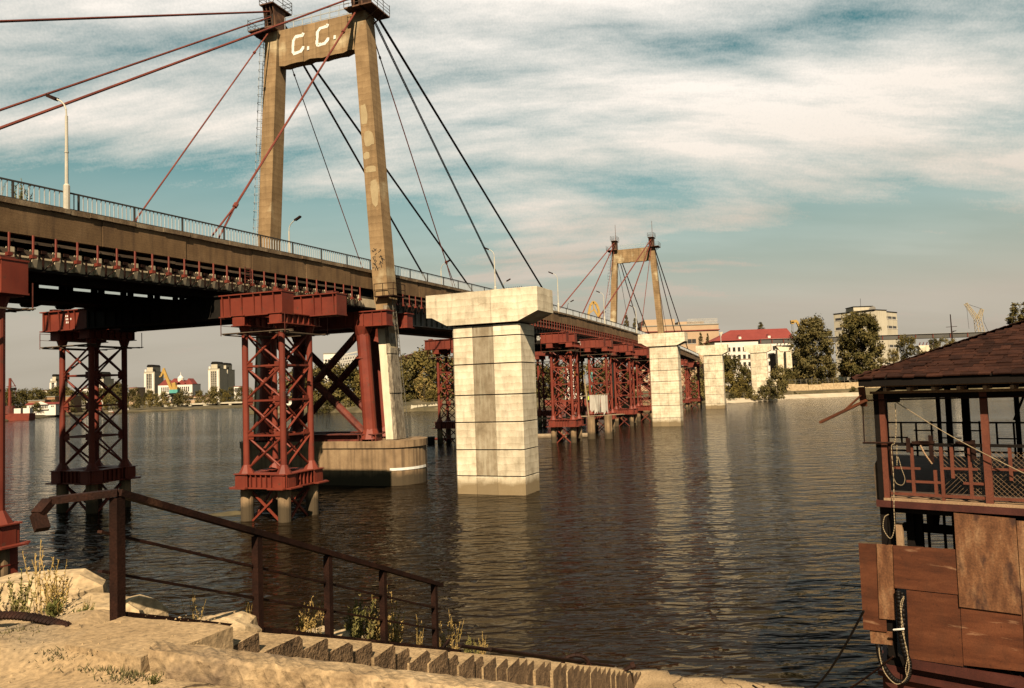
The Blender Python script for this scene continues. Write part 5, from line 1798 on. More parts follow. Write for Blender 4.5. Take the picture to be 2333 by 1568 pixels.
for (a, b), (c_, d2) in zip(pts[:-1], pts[1:]):
    mb.bar((a * q, 0, b * q), (c_ * q, 0, d2 * q), 1.4)
mb.bar((-10 * q, 0, 30 * q), (3 * q, 0, 40 * q), .8).bar((3 * q, 0, 40 * q), (18 * q, 0, 14 * q), 1.2).bar((3 * q, 0, 40 * q), (2 * q, 0, 57 * q), .8)
mb.build('jib', M['crane_yellow'], t)
t = thing('harbour_crane', 'small yellow crane jib above the red roof beside the left willow', 'crane', at(1812, 790, 450))
q = 450 / FOC
mb = MB().bar((-8 * q, 0, 57 * q), (6 * q, 0, 58 * q), 1.6).bar((6 * q, 0, 58 * q), (16 * q, 0, 35 * q), 1.2).bar((-4 * q, 0, 57 * q), (-4 * q, 0, 52 * q), 1.6).bar((16 * q, 0, 35 * q), (14 * q, 0, -10 * q), 1.6)
mb.build('jib', M['crane_yellow'], t)
MB().bar((-6 * q, 0, 54 * q), (-6 * q, 0, 30 * q), .12).bar((-3 * q, 0, 54 * q), (-3 * q, 0, 30 * q), .12).build('crane_rope', M['dark'], t)
t = thing('excavator', 'yellow and teal excavator behind the quay between the willows', 'excavator', at(1920, 872, 360))
q = 360 / FOC
MB().box(-12 * q, 12 * q, -1.2, 1.2, 0, 6 * q).build('tracks', M['dark'], t)
MB().box(-9 * q, 8 * q, -1.2, 1.2, 6.2 * q, 13 * q).build('body', M['teal'], t)
MB().box(-2 * q, 14 * q, -1.2, 1.2, 13.2 * q, 21 * q).build('cab', M['crane_yellow'], t)
MB().bar((0, 0, 20 * q), (-14 * q, 0, 34 * q), .5).build('boom', M['crane_yellow'], t)
for (u, v, lab) in ((2022, 831, 'white van parked on the right bank, leftmost of the parked cars'), (2048, 830, 'white car parked on the right bank, middle of the parked cars'), (2086, 826, 'white car parked on the right bank below the viaduct, rightmost')):
    t = thing('parked_car', lab, 'car', at(u, v + 5, 358), 0, 'cars parked on the right bank')
    MB().prism([(-2.2, .35), (2.2, .35), (2.2, 1.0), (1.5, 1.1), (1.0, 1.75), (-1.3, 1.75), (-2.0, 1.1), (-2.2, 1.0)], -.85, .85, lambda x, y, h: (x, h, y)).build('body', M['wall_white'], t)
    MB().prism([(-1.7, 1.12), (1.25, 1.12), (.9, 1.65), (-1.25, 1.65)], -.87, -.853, lambda x, y, h: (x, h, y)).build('window', M['glass'], t)
    for x in (-1.4, 1.4):
        MB().tube((x, -.9, .35), (x, .9, .35), .34, n=12).build('wheel', M['dark'], t)
for (u, vt, vb, lab) in ((1646, 757, 812, 'lamp post with a white triangular banner in front of the red roof'),):
    p = at(u, vb, 330)
    q = 330 / FOC
    t = thing('banner_post', lab, 'post', p)
    MB().tube((0, 0, -8), (-2 * q, 0, 48 * q), .16, n=6).build('pole', M['steel_pale'], t)
    MB().prism([(-5 * q, 55 * q), (4 * q, 56 * q), (-1 * q, 45 * q)], -.1, .1, lambda x, y, h: (x, h, y)).build('banner', M['wall_cream'], t)
for (u, vt, vb, d, lab) in ((2051, 793, 830, 357, 'slim light pole right of the dark willow'), (2134, 790, 812, 362, 'curved street light beside the right viaduct column')):
    p = at(u, vb, d)
    tag(MB().tube((0, 0, -1), (-.3, 0, at(u, vt, d).z - p.z), .18, .12, n=6).build('light_pole', M['steel_pale'], loc=p), lab, 'pole')

# ================================================================== FLOATING RESTAURANT AT RIGHT
e1 = Vector((.78, -.63, 0)).normalized()
HB = thing('floating_restaurant', 'derelict two storey floating restaurant with brown shingled roof and boarded lower deck at right', 'houseboat', (7.5, 15.5, 0), math.atan2(e1.y, e1.x))
X1 = 4.6          # runs on to the right, out of the picture
YB = 9.5          # depth


def hbx(name, m, x0, x1, y0, y1, z0, z1, parent=HB):
    return MB().box(x0, x1, y0, y1, z0, z1).build(name, m, parent)


# pontoon hull and lower storey
MB().prism([(-.55, .18), (X1, .18), (X1, YB), (-2.7, YB)], -.6, 2.56).build('pontoon', M['boat_red'], HB)
hbx('rubbing_strake', M['boat_red'], -.02, X1, .02, .178, 2.62, 2.80)
hbx('rubbing_strake', M['boat_red'], -.6, X1, .05, .178, 2.36, 2.46)
MB().prism([(-.45, .2), (X1, .2), (X1, YB), (-2.6, YB)], 2.562, 2.75).build('lower_floor', M['boat_dark'], HB)
hbx('lower_back_wall', M['boat_dark'], .95, X1, 4.2, 4.35, 2.752, 5.6)
hbx('lower_side_wall', M['boat_dark'], .96, 1.06, .12, 4.2, 2.752, 5.6)
for (x, y) in ((-.33, .12), (.03, .6), (.16, .7), (-1.45, 5), (-2.4, 9.3), (2.0, .2), (3.8, .2)):
    hbx('lower_post', M['boat_dark'], x - .07, x + .07, y, y + .14, 2.752, 5.71)
hbx('lower_beam', M['boat_dark'], -.33, .95, 1.6, 1.75, 4.98, 5.15)
panel = lambda pts, y, m, name='plywood_panel', parent=HB: MB().prism(pts, y, y + .016, lambda x, z, h: (x, h, z)).build(name, m, parent)
for pts, y, m, lab in (([(-.83, 3.22), (-.39, 3.24), (-.39, 4.96), (-.83, 4.94)], .06, 'ply', 'dark brown plywood sheet jutting past the corner'),
                       ([(-.51, 3.49), (-.21, 3.51), (-.18, 4.97), (-.48, 4.965)], .035, 'ply_worn', 'narrow greyish sheet with pale scuffed edges'),
                       ([(-.19, 4.14), (.93, 4.16), (.93, 5.0), (-.17, 4.97)], .012, 'ply', 'wide sheet below the dark opening'),
                       ([(0, 2.81), (.92, 2.83), (.93, 4.145), (.02, 4.125)], .03, 'ply', 'lower sheet beside the cable bundle'),
                       ([(.93, 3.945), (1.92, 3.95), (1.92, 5.655), (.935, 5.69)], -.012, 'ply_worn', 'large scuffed plywood sheet, the palest'),
                       ([(.93, 2.86), (1.89, 2.93), (1.93, 3.94), (.94, 3.93)], .022, 'ply', 'lower right sheet with a dark grain'),
                       ([(1.93, 2.9), (2.9, 2.95), (2.9, 5.6), (1.93, 5.62)], .005, 'ply_worn', 'sheet cut by the right edge of the picture'),
                       ([(2.91, 2.9), (3.9, 2.95), (3.9, 5.6), (2.91, 5.62)], .01, 'ply', 'sheet outside the picture'),
                       ([(-.71, 2.96), (-.31, 2.99), (-.30, 3.25), (-.72, 3.225)], .09, 'ply_worn', 'small rotten board under the jutting sheet')):
    o = panel(pts, y, M[m])
    o['label'] = lab
hbx('white_post_stub', M['sill'], -.17, -.05, .3, .4, 4.9, 5.35)
# clutter in the opening
t = thing('bucket', 'dark bucket standing in the opening of the lower deck', 'bucket', Vector((7.5, 15.5, 5.155)) + e1 * .25 + Vector((-e1.y, e1.x, 0)) * 1.68)
MB().tube((0, 0, 0), (0, 0, .26), .10, .14, n=12).build('body', M['boat_dark'], t)
MB().path([(.14 * math.cos(a), 0, .26 + .08 * math.sin(a)) for a in [i * math.pi / 6 for i in range(7)]], .006, n=4).build('handle', M['rust'], t)
t = thing('stool', 'metal stool frame seen in the lower deck opening', 'stool', Vector((7.5, 15.5, 4.6)) + e1 * -.25 + Vector((-e1.y, e1.x, 0)) * 4.5)
mb = MB()
for x in (-.3, .3):
    for y in (-.2, .2):
        mb.bar((x, y, -1.84), (x, y, 1.0), .05)
mb.bar((-.3, -.2, 1.0), (.3, -.2, 1.0), .05).bar((-.3, .2, 1.0), (.3, .2, 1.0), .05).bar((-.3, -.2, 1), (-.3, .2, 1), .05).bar((.3, -.2, 1), (.3, .2, 1), .05)
mb.build('frame', M['boat_dark'], t)

# upper deck: floor, sill, posts
hbx('deck_beam', M['boat_red'], -.42, X1, -.03, .12, 5.715, 5.845)
MB().prism([(-.35, .121), (X1, .121), (X1, YB), (-2.5, YB)], 5.6, 5.80).build('deck_frame', M['boat_dark'], HB)
y = .30
while y < YB:
    MB().box(-.30 - .225 * y, X1, y, y + .172, 5.802, 5.85).build('floor_board', M['floor'], HB)
    y += .18
hbx('sill', M['sill'], -.28, X1, -.02, .28, 5.847, 5.895)
hbx('bottom_rail', M['boat_post'], -.2, X1, .02, .07, 5.96, 6.01)
hbx('corner_post', M['boat_dark'], -.37, -.275, .0, .12, 5.70, 7.97)
hbx('corner_post', M['boat_post'], -.272, -.17, .0, .11, 5.897, 7.95)
hbx('post', M['boat_post'], 1.475, 1.595, .0, .11, 5.897, 7.95)
hbx('post', M['boat_post'], 3.3, 3.42, .0, .11, 5.897, 7.95)
# broken fret railing on the front
hbx('hand_rail', M['boat_dark'], -.16, 1.47, .02, .08, 6.925, 6.985)
hbx('hand_rail', M['boat_dark'], 1.6, X1, .02, .08, 6.93, 6.985)
for x, z0, z1 in ((.265, 6.01, 6.93), (.655, 6.01, 6.47), (.775, 5.9, 6.93), (.955, 6.33, 6.93), (1.25, 6.01, 6.93), (1.895, 6.33, 6.93), (2.3, 6.01, 6.93), (2.7, 6.3, 6.9)):
    hbx('baluster', M['boat_post'], x - .028, x + .028, .025, .075, z0, z1)
for z, x0, x1 in ((6.49, -.14, .40), (6.235, .14, .76), (6.51, .79, 1.37), (6.245, 1.12, 1.49), (6.525, 1.60, 2.9), (6.25, 2.2, 2.9)):
    hbx('cross_bar', M['boat_post'], x0, x1, .03, .07, z - .022, z + .022)
for x, z0, z1 in ((-.10, 6.35, 6.98), (.62, 6.62, 7.14), (1.33, 6.70, 7.06), (.22, 6.8, 7.08)):
    hbx('bracket', M['rust'], x - .035, x + .035, -.02, .02, z0, z1)
for (x, z) in ((.45, 6.99), (.52, 7.0), (1.2, 7.0)):
    hbx('bracket', M['rust'], x - .16, x + .16, -.04, .03, z - .02, z + .03)
# far and left side railings, dark against the water
for z, h in ((6.83, .05), (5.98, .05)):
    hbx('back_rail', M['boat_dark'], -2.5, X1, YB - .06, YB, z, z + h)
    MB().bar((-.36, .2, z + h / 2), (-2.5, YB, z + h / 2), .06, h).build('side_rail', M['boat_dark'], HB)
back_x = [-2.45 + i * .42 for i in range(17)]
for i, x in enumerate(back_x):
    hbx('back_baluster', M['boat_dark'], x - .025, x + .025, YB - .05, YB - .01, 5.85 if i % 2 == 0 else 6.2, 6.83 if i % 3 else 6.9)
for i in range(10):
    x = -2.4 + i * .72
    hbx('back_cross_bar', M['boat_dark'], x, x + .55, YB - .045, YB - .015, 6.38 + .22 * (i % 2), 6.42 + .22 * (i % 2))
# dark inner posts and the left side: these stand between the camera and the water
for (x, y, w_) in ((-.97, YB - .1, .10), (-.70, YB - .1, .15), (-.24, YB - .2, .20), (-2.46, YB - .1, .14), (1.02, YB - .1, .12), (2.4, YB - .1, .16), (3.6, YB - .1, .16)):
    hbx('inner_post', M['boat_dark'], x - w_ / 2, x + w_ / 2, y, y + .12, 5.85, 8.0)
for i in range(10):
    y = .9 + i * .9
    hbx('side_baluster', M['boat_dark'], -.36 - .225 * y, -.32 - .225 * y, y - .025, y + .025, 5.85 if i % 3 else 6.3, 6.83)
    if i % 2 == 0:
        MB().bar((-.34 - .225 * (y - .4), y - .4, 6.42), (-.34 - .225 * (y + .6), y + .6, 6.42), .04).build('side_cross_bar', M['boat_dark'], HB)
# head beams, rafters, soffit
hbx('head_beam', M['sill'], -.42, X1, -.04, .02, 7.955, 8.005)
hbx('head_beam', M['boat_dark'], -.38, X1, .021, .12, 7.86, 7.98)
hbx('fascia_board', M['sill'], -.42, X1, -.42, -.37, 8.10, 8.165)
hbx('fascia_board', M['boat_dark'], -.5, X1, -.5, -.47, 8.12, 8.25)
for i in range(9):
    x = -.05 + i * .42
    hbx('rafter_end', M['sill'], x - .03, x + .03, -.40, .3, 8.01, 8.075)
MB().bar((-.33, .12, 7.92), (-2.46, YB, 7.92), .10, .12).build('head_beam', M['boat_dark'], HB)
hbx('head_beam', M['boat_dark'], -2.5, X1, YB - .1, YB, 7.86, 7.98)
# hipped roof
PITCH_R = math.tan(R(20))
rx0, ry0, rz0 = -.62, -.52, 8.25
hd = 5.2
roof = MB().add([(rx0, ry0, rz0), (X1 + 3, ry0, rz0), (X1 + 3, ry0 + hd, rz0 + hd * PITCH_R), (rx0 + hd, ry0 + hd, rz0 + hd * PITCH_R), (rx0 - 2.34, ry0 + 2 * hd, rz0), (X1 + 3, ry0 + 2 * hd, rz0)],
                [(0, 1, 2, 3), (0, 3, 4), (3, 2, 5, 4), (0, 4, 5, 1)]).build('roof', M['boat_dark'], HB)
me_sh = None
row = 0
ln = .145
sh = 0
cosp, sinp = math.cos(R(20)), math.sin(R(20))
sh_me = MB().hexa([(-.5, 0, .0), (.5, 0, .0), (.5, .26, .004), (-.5, .26, .004), (-.5, 0, .024), (.5, 0, .024), (.5, .26, .012), (-.5, .26, .012)]).mesh('shingle')
sh_me.materials.append(M['roof_tile'])
under = MB()
while row < 26:
    y = row * ln
    xs = rx0 + y * cosp + .02
    x = xs - rng.uniform(0, .1)
    x = max(x, xs)
    while x < 3.4:
        w_ = rng.choice((.17, .20, .24, .28))
        o = put('shingle', sh_me, roof, (x + w_ / 2, ry0 + y * cosp - .02, rz0 + y * sinp + .006 + rng.choice((0, .006, .016))))
        o.rotation_euler = (R(20) + rng.uniform(-.01, .01), 0, rng.uniform(-.006, .006))
        o.scale = (w_ - .004, 1, 1)
        x += w_ + rng.choice((.0, .002, .03))
        sh += 1
        if sh >= 298:
            break
    if sh >= 298:
        break
    row += 1
# left hip side: joined, past the limit
mb = MB()
for r_ in range(0, 36):
    y = r_ * ln
    x = rx0 + y * cosp + .02 if r_ > row else 3.52
    while x < X1 + 2.9:
        w_ = rng.choice((.20, .24, .28))
        a = Vector((x, ry0 + y * cosp - .02, rz0 + y * sinp + .006))
        mb.hexa([a, a + Vector((w_, 0, 0)), a + Vector((w_, .26 * cosp, .26 * sinp)), a + Vector((0, .26 * cosp, .26 * sinp))] + [p + Vector((0, 0, .014)) for p in (a, a + Vector((w_, 0, 0)), a + Vector((w_, .26 * cosp, .26 * sinp)), a + Vector((0, .26 * cosp, .26 * sinp)))])
        x += w_ + .006
for r_ in range(36):
    y = r_ * ln
    s_ = ry0 + y * cosp + .02
    while s_ < ry0 + 2 * hd - y * cosp:
        w_ = .26
        a = Vector((rx0 + y * cosp - .02 - .225 * (s_ - ry0) * (1 - y / 6), s_, rz0 + y * sinp + .006))
        mb.hexa([a, a + Vector((.26 * cosp, 0, .26 * sinp)), a + Vector((.26 * cosp, w_, .26 * sinp)), a + Vector((0, w_, 0))] + [p + Vector((0, 0, .014)) for p in (a, a + Vector((.26 * cosp, 0, .26 * sinp)), a + Vector((.26 * cosp, w_, .26 * sinp)), a + Vector((0, w_, 0)))])
        s_ += w_ + .006
kind(mb.build('shingle_field', M['roof_tile'], roof), 'stuff')
i = 0
f = 0.0
while f < hd * .98:                                        # cap shingles along the hip
    a = Vector((rx0 + f, ry0 + f, rz0 + f * PITCH_R + .03))
    b = a + Vector((.24, .24, .24 * PITCH_R))
    n_ = Vector((-.09, .09, -.03))
    MB().add([a + n_, a + Vector((0, 0, .03)), a - n_ + Vector((0, 0, -.06)), b + n_ + Vector((0, 0, .0)), b + Vector((0, 0, .02)), b - n_ + Vector((0, 0, -.06))], [(0, 1, 4, 3), (1, 2, 5, 4)]).build('hip_cap', M['roof_tile'], roof)
    f += .20
# vent pipe and stub on the roof
t = thing('roof_vent', 'short dark capped vent pipe standing on the shingled roof', 'vent', HB.matrix_world @ Vector((0, 0, 0)))
q = at(2229, 776, 17.2)
t.location = (q.x, q.y, q.z - .35)
MB().tube((0, 0, -.4), (0, 0, .30), .045, n=12).build('pipe', M['rust'], t)
MB().tube((0, 0, .29), (0, 0, .40), .075, n=12).build('cap', M['dark'], t)
# broken eave boards hanging at the left corner, brackets and rods
MB().bar((-.50, -.3, 8.1), (-.50, -.2, 7.72), .12, .05).bar((-.42, -.3, 7.84), (-1.35, -.25, 7.40), .13, .05).bar((-.5, -.32, 7.95), (-.9, -.28, 7.6), .05, .03).build('broken_board', M['ply'], HB)
MB().tube((-.53, -.06, 7.83), (2.3, -.06, 7.86), .016, n=6).build('awning_rod', M['rust'], HB)
MB().tube((-.60, -.06, 6.98), (-.04, -.06, 6.99), .022, n=6).tube((-.56, -.06, 7.74), (-.57, -.06, 6.98), .012, n=6).build('awning_rod', M['rust'], HB)
hbx('speaker_box', M['boat_dark'], -.13, .08, .03, .2, 7.78, 7.93)
MB().bar((1.98, 2.5, 7.95), (1.72, 2.5, 7.3), .09, .04).build('loose_slat', M['boat_dark'], HB)
MB().prism([(-.46, 6.5), (-.38, 6.65), (-.27, 5.9), (-.44, 5.72)], -.02, .05, lambda x, z, h: (x, h + .1, z)).build('side_flap', M['wood'], HB)
# ropes and cables
def rope(name, label, pts, r, m, cat='rope', n=6):
    hb_m = Matrix.Translation((7.5, 15.5, 0)) @ Matrix.Rotation(math.atan2(e1.y, e1.x), 4, 'Z')
    P_ = [hb_m @ Vector(p) for p in pts]
    sm = []
    for i in range(len(P_) - 1):
        a, b = P_[max(0, i - 1)], P_[i]
        c_, d = P_[i + 1], P_[min(len(P_) - 1, i + 2)]
        for k in range(6):
            f = k / 6
            sm.append(.5 * ((2 * b) + (c_ - a) * f + (2 * a - 5 * b + 4 * c_ - d) * f * f + (3 * b - a - 3 * c_ + d) * f ** 3))
    sm.append(P_[-1])
    return tag(MB().path(sm, r, n).build(name, m, smooth=True), label, cat)


rope('rope', 'taut cream rope slanting across the upper deck front', [(.07, -.09, 7.79), (1.0, -.1, 7.13), (2.1, -.1, 6.49), (3.2, -.1, 5.9)], .009, M['rope'])
rope('rope', 'cream rope hanging straight past the upper deck to the lower opening', [(.05, -.09, 7.76), (.045, -.1, 7.3), (.0, -.1, 6.99), (-.06, -.11, 6.9), (-.055, -.11, 6.3), (-.08, -.12, 5.7), (-.09, -.12, 5.35), (-.18, -.1, 5.12), (-.30, -.1, 5.3), (-.27, -.1, 5.52), (-.2, -.06, 5.58)], .008, M['rope'])
rope('rope', 'loose loop of cream rope dangling before the fret railing', [(.04, -.1, 6.95), (.02, -.12, 6.55), (.05, -.12, 6.72), (.10, -.12, 6.5), (.15, -.12, 6.3), (.10, -.12, 6.18), (.0, -.12, 6.2), (-.05, -.12, 6.3)], .006, M['rope'])
rope('rope', 'short frayed rope end tied to the hand rail', [(.45, -.08, 6.95), (.52, -.1, 6.8), (.62, -.1, 6.63), (.64, -.1, 6.6)], .016, M['sill'])
rope('cable_bundle', 'thick black cable bundle drooping down between the plywood sheets', [(-.12, -.03, 4.10), (-.10, -.06, 3.7), (-.10, -.06, 3.2), (-.02, -.08, 2.8), (.0, -.08, 2.55), (-.10, -.1, 2.38), (-.3, -.1, 2.42), (-.5, -.06, 2.7), (-.55, -.02, 3.0)], .05, M['rope_dark'], 'cable')
rope('cable_bundle', 'second black cable beside the drooping bundle', [(-.05, -.03, 4.08), (-.04, -.07, 3.6), (-.06, -.07, 3.1), (.03, -.08, 2.75), (-.03, -.09, 2.45), (-.22, -.1, 2.32)], .035, M['rope_dark'], 'cable')
rope('cable', 'pale cable looping down beside the black bundle, the outer one', [(.0, -.1, 4.03), (-.07, -.12, 3.85), (-.05, -.12, 3.5), (-.03, -.12, 3.15), (.02, -.13, 2.8), (.0, -.14, 2.6), (-.08, -.14, 2.42), (-.24, -.14, 2.33), (-.42, -.14, 2.5), (-.5, -.12, 2.78), (-.52, -.08, 2.95)], .010, M['rope'], 'cable')
rope('cable', 'pale cable looping down beside the black bundle, the inner one', [(.0, -.1, 4.0), (-.05, -.12, 3.8), (-.07, -.12, 3.4), (.01, -.13, 2.95), (-.04, -.14, 2.65), (-.02, -.14, 2.5)], .008, M['rope'], 'cable')
rope('wire_tie', 'white tie strap round the cable bundle', [(-.22, -.13, 3.36), (-.12, -.15, 3.39), (-.02, -.13, 3.41)], .02, M['white_paint'], 'strap')
mb = MB()                                                    # chain link netting across the upper front
for i in range(26):
    x = .55 + i * .085
    mb.tube((x, .09, 5.92), (x + .9, .09, 6.85), .0028, n=3, caps=False)
    mb.tube((x + .9, .094, 5.92), (x, .094, 6.85), .0028, n=3, caps=False)
kind(mb.build('wire_netting', M['sill'], HB), 'stuff')
# mooring lines to the bank
a, b, c_ = at(1968, 1392, 15.2), at(1880, 1500, 14.2), on(1715, 1562, 1.2)
mb = MB()
sm = [a.lerp(c_, k / 14) + Vector((0, 0, -.9 * math.sin(math.pi * k / 14))) for k in range(15)]
tag(MB().path(sm, .022, 5).build('mooring_rope', M['rope_dark']), 'dark mooring rope sagging from the floating restaurant to the shore, upper one', 'rope')
a, c_ = at(2035, 1496, 15.0), on(1760, 1600, .9)
sm = [a.lerp(c_, k / 14) + Vector((0, 0, -.35 * math.sin(math.pi * k / 14))) for k in range(15)]
tag(MB().path(sm, .02, 5).build('mooring_rope', M['rust']), 'rusty mooring rope from the floating restaurant to the shore, lower one', 'rope')

# ================================================================== FOREGROUND BANK AND STAIRS
P1 = Vector((-3.25, 6.37, 6.6))
DV, EV = Vector((.342, .940, 0)), Vector((.940, -.342, 0))
N1 = P1 + EV * 1.14
LEFT_EDGE = [(-14, 8.6), (-9, 8.5), (-6.6, 8.35), (-5.4, 8.15), (-4.6, 7.9), (-4.1, 7.75), (-3.6, 7.45), (-2, 7.2), (40, 7.2)]


def edge_y(x):
    for (xa, ya), (xb, yb) in zip(LEFT_EDGE[:-1], LEFT_EDGE[1:]):
        if x <= xb:
            return ya + (yb - ya) * (x - xa) / (xb - xa)
    return 7.2


def edge_off(s_):
    return .42 + .16 * math.sin(s_ * 1.7) + .10 * math.sin(s_ * 4.1) + .02 * s_


def out_dist(p):
    """how far a point lies over the water side of the bank edge (positive outside)"""
    q_ = p - Vector((P1.x, P1.y, 0))
    d1 = -edge_off(max(0, q_.dot(DV))) - q_.dot(EV)
    return min(d1, p.y - edge_y(p.x))


from mathutils import noise as _nz


TA, TB = on(1300, 1506, .95), on(1880, 1566, .95)


def terr_y(x):                         # outer edge of the low quay at the foot of the stairs
    return TA.y + (TB.y - TA.y) * (x - TA.x) / (TB.x - TA.x) + .22 * _nz.noise(Vector((x * 1.3, 0, 5)))


def ground_z(x, y):
    p = Vector((x, y, 0))
    s_ = (p - Vector((P1.x, P1.y, 0))).dot(DV)
    t_ = (p - Vector((P1.x, P1.y, 0))).dot(EV)
    w = max(0, min(1, (t_ + .1) / .5)) * max(0, min(1, (s_ + .3) / .4))
    lo = 6.58 - max(0, s_) * .385
    s2 = s_ + max(0, t_ - 1.2) * 1.35
    hi = 6.50 - max(0, s2 + .15) * .47 - .14 * min(1, max(0, s2 + .2))
    left_flat = 6.46 - max(0, s_) * .16
    wl = max(0, min(1, (-t_ - .6) / .8)) * max(0, min(1, 2.2 - s_))
    z = lo * (1 - w) + hi * w
    z = z * (1 - wl) + left_flat * wl
    yk = 5.45 - .15 * (x + 2.5)                              # line of the kerb: level ground on the near side of it
    wr = max(0, min(1, (t_ - 1.14) / .2))
    z = z * (1 - wr) + min(z, 6.15 - .50 * max(0, s2 + .2)) * wr
    wk = max(0, min(1, (yk - y) / .10 + .5))
    z = z * (1 - wk) + (6.47 - .10 * max(0, x + 2.4)) * wk
    d = out_dist(p)
    if d > 0:
        z -= min(9, d * 2.4)
    if t_ > -2.2 and y < terr_y(x):
        z = max(z, .95)
    z += (.012 if s_ < .3 else .03) * _nz.noise(Vector((x * 1.6, y * 1.6, 0))) + .012 * _nz.noise(Vector((x * 6, y * 6, 3)))
    if t_ < -.1 or d > -.8:
        z += .10 * _nz.noise(Vector((x * 2.2, y * 2.2, 7)))
    return max(z, -1.2)


mb = MB()
xs = [-14 + .35 * i for i in range(15)] + [-8.9 + .14 * i for i in range(86)] + [3.2 + .25 * i for i in range(56)]
ys = [2.2 + .14 * i for i in range(78)] + [13.12 + .16 * i for i in range(75)]
for y in ys:
    for x in xs:
        mb.v.append((x, y, ground_z(x, y)))
W_ = len(xs)
for j in range(len(ys) - 1):
    for i in range(W_ - 1):
        mb.f.append((j * W_ + i, j * W_ + i + 1, (j + 1) * W_ + i + 1, (j + 1) * W_ + i))
kind(mb.build('embankment', M['ground'], smooth=True), 'structure')
# landing slab
mb = MB()
sl = [on(262, 1412, 6.6), on(172, 1440, 6.6), on(150, 1468, 6.6), on(325, 1497, 6.6), on(352, 1484, 6.6), on(430, 1467, 6.6), Vector(N1) + DV * .02, Vector(P1) + DV * .02]
pts = []
for a, b in zip(sl, sl[1:] + sl[:1]):
    n = max(1, int((b - a).length / .16))
    pts += [a.lerp(b, k / n) + Vector((rng.uniform(-.018, .018), rng.uniform(-.018, .018), 0)) for k in range(n)]
poly = [(p.x, p.y) for p in pts]
poly.reverse()
slab = MB().prism(poly, 6.3, 6.60).build('landing_slab', M['ground'])
tag(slab, 'broken concrete landing slab at the head of the stairs', 'slab')
# the stair flight
stairs = thing('stone_stairs', 'worn concrete stairs descending to the water behind the kerb', 'stairs', (P1.x, P1.y, 0), ROTZ + (TH - math.atan2(DV.x, DV.y)))
stairs.rotation_euler = (0, 0, -math.atan2(DV.x, DV.y))
edges_ = [0.0] + [.41 * i + rng.uniform(-.045, .045) for i in range(1, 38)]
for i in range(1, 38):
    y0, y1 = edges_[i - 1], edges_[i]
    z = 6.6 - .15 * i
    j = lambda: rng.uniform(-.03, .03)
    b = rng.uniform(.015, .06)
    pr = [(y0 - .05, z - .55), (y1 + j() * .5, z - .55), (y1 + j(), z - b + j() * .4), (y1 - b + j(), z + j() * .3), (y0 + .004, z + j() * .5), (y0 - .05, z)]
    xr = 1.14 + j()
    stp = MB().prism([(a_, c2_) for a_, c2_ in pr], -.02, xr, lambda a_, c2_, h: (h, a_, c2_)).build('step', M['step'], stairs)
    stp.data.materials.append(M['step_side'])
    for f_ in stp.data.polygons:
        if abs(f_.normal.x) > .8:
            f_.material_index = 1
# kerb along the near side
FA, FB = at(352, 1487, 5.36), at(1003, 1561, 5.02)           # front top edge
KA, KB = at(425, 1466, 5.60), at(1171, 1556, 5.24)           # back top edge
n = 96
mb = MB()
for i in range(n + 1):
    f = -.02 + 2.1 * i / n
    fr_, bk_ = FA + (FB - FA) * f, KA + (KB - KA) * (f * .86 - .10)
    j = lambda a=.012: rng.uniform(-a, a)
    chip = .05 * max(0, _nz.noise(Vector((i * .40, 1, 0)))) + .03 * max(0, _nz.noise(Vector((i * 1.3, 4, 0))))
    ac = (fr_ - bk_)
    ring = [bk_ + Vector((0, 0, -.9)), bk_ + Vector((0, 0, -.012 + j(.008))), bk_ + ac * .10 + Vector((0, 0, .004 + j(.008))), bk_ + ac * .5 + Vector((0, 0, .006 + j(.010))), fr_ - ac * (.10 + chip) + Vector((0, 0, .003 + j(.010))), fr_ + Vector((j(.01), j(.01), -.022 - chip * .6)), fr_ + ac * .06 + Vector((j(.01), j(.012), -.10)), fr_ + ac * .10 + Vector((0, 0, -.6))]
    mb.v += [tuple(p) for p in ring]
for i in range(n):
    for k in range(7):
        o = i * 8 + k
        mb.f.append((o, o + 1, o + 9, o + 8))
mb.f += [tuple(range(7, -1, -1)), tuple(range(n * 8, n * 8 + 8))]
tag(mb.build('stair_kerb', M['kerbstone']), 'thick crumbling concrete kerb in the foreground, hiding the foot of the stairs side', 'kerb')
# handrail
rail = thing('stair_handrail', 'rusty steel handrail of square posts and flat bars beside the stairs', 'handrail', (0, 0, 0))
rp = lambda i, h=0.0: P1 + DV * (.41 * i) + Vector((0, 0, -.15 * i + h)) + EV * .02
up_ = Vector((0, 0, 1))
HP = [0.0, 4.2, 7.25, 10.3, 13.95]
for i in HP:
    w_ = .082 if i == 0 else .075
    MB().bar(rp(i, -.35), rp(i, .945), w_, w_, up=DV).build('post', M['rust'], rail)
MB().bar(rp(0, .985), rp(14.5, .97), .10, .055).build('top_rail', M['rust'], rail)
a0 = rp(0, .985)
a1, a2, a3 = at(112, 1141, 6.15), at(86, 1172, 6.05), at(97, 1207, 6.0)
MB().bar(a0, a1, .10, .055).bar(a1, a2, .10, .055).bar(a2, a3, .10, .055).build('rail_end', M['rust'], rail)
for h in (.61, .30):
    MB().bar(rp(-.28, h + .04) - EV * .06, rp(14.3, h), .05, .022).build('flat_bar', M['rust'], rail)
MB().bar(rp(.1, .02), rp(16, .02), .06, .05).build('bottom_bar', M['rust'], rail)
MB().bar(rp(13.95, -.1), rp(13.2, -.15) + DV * .9 - EV * .05, .035).build('stay', M['rust'], rail)
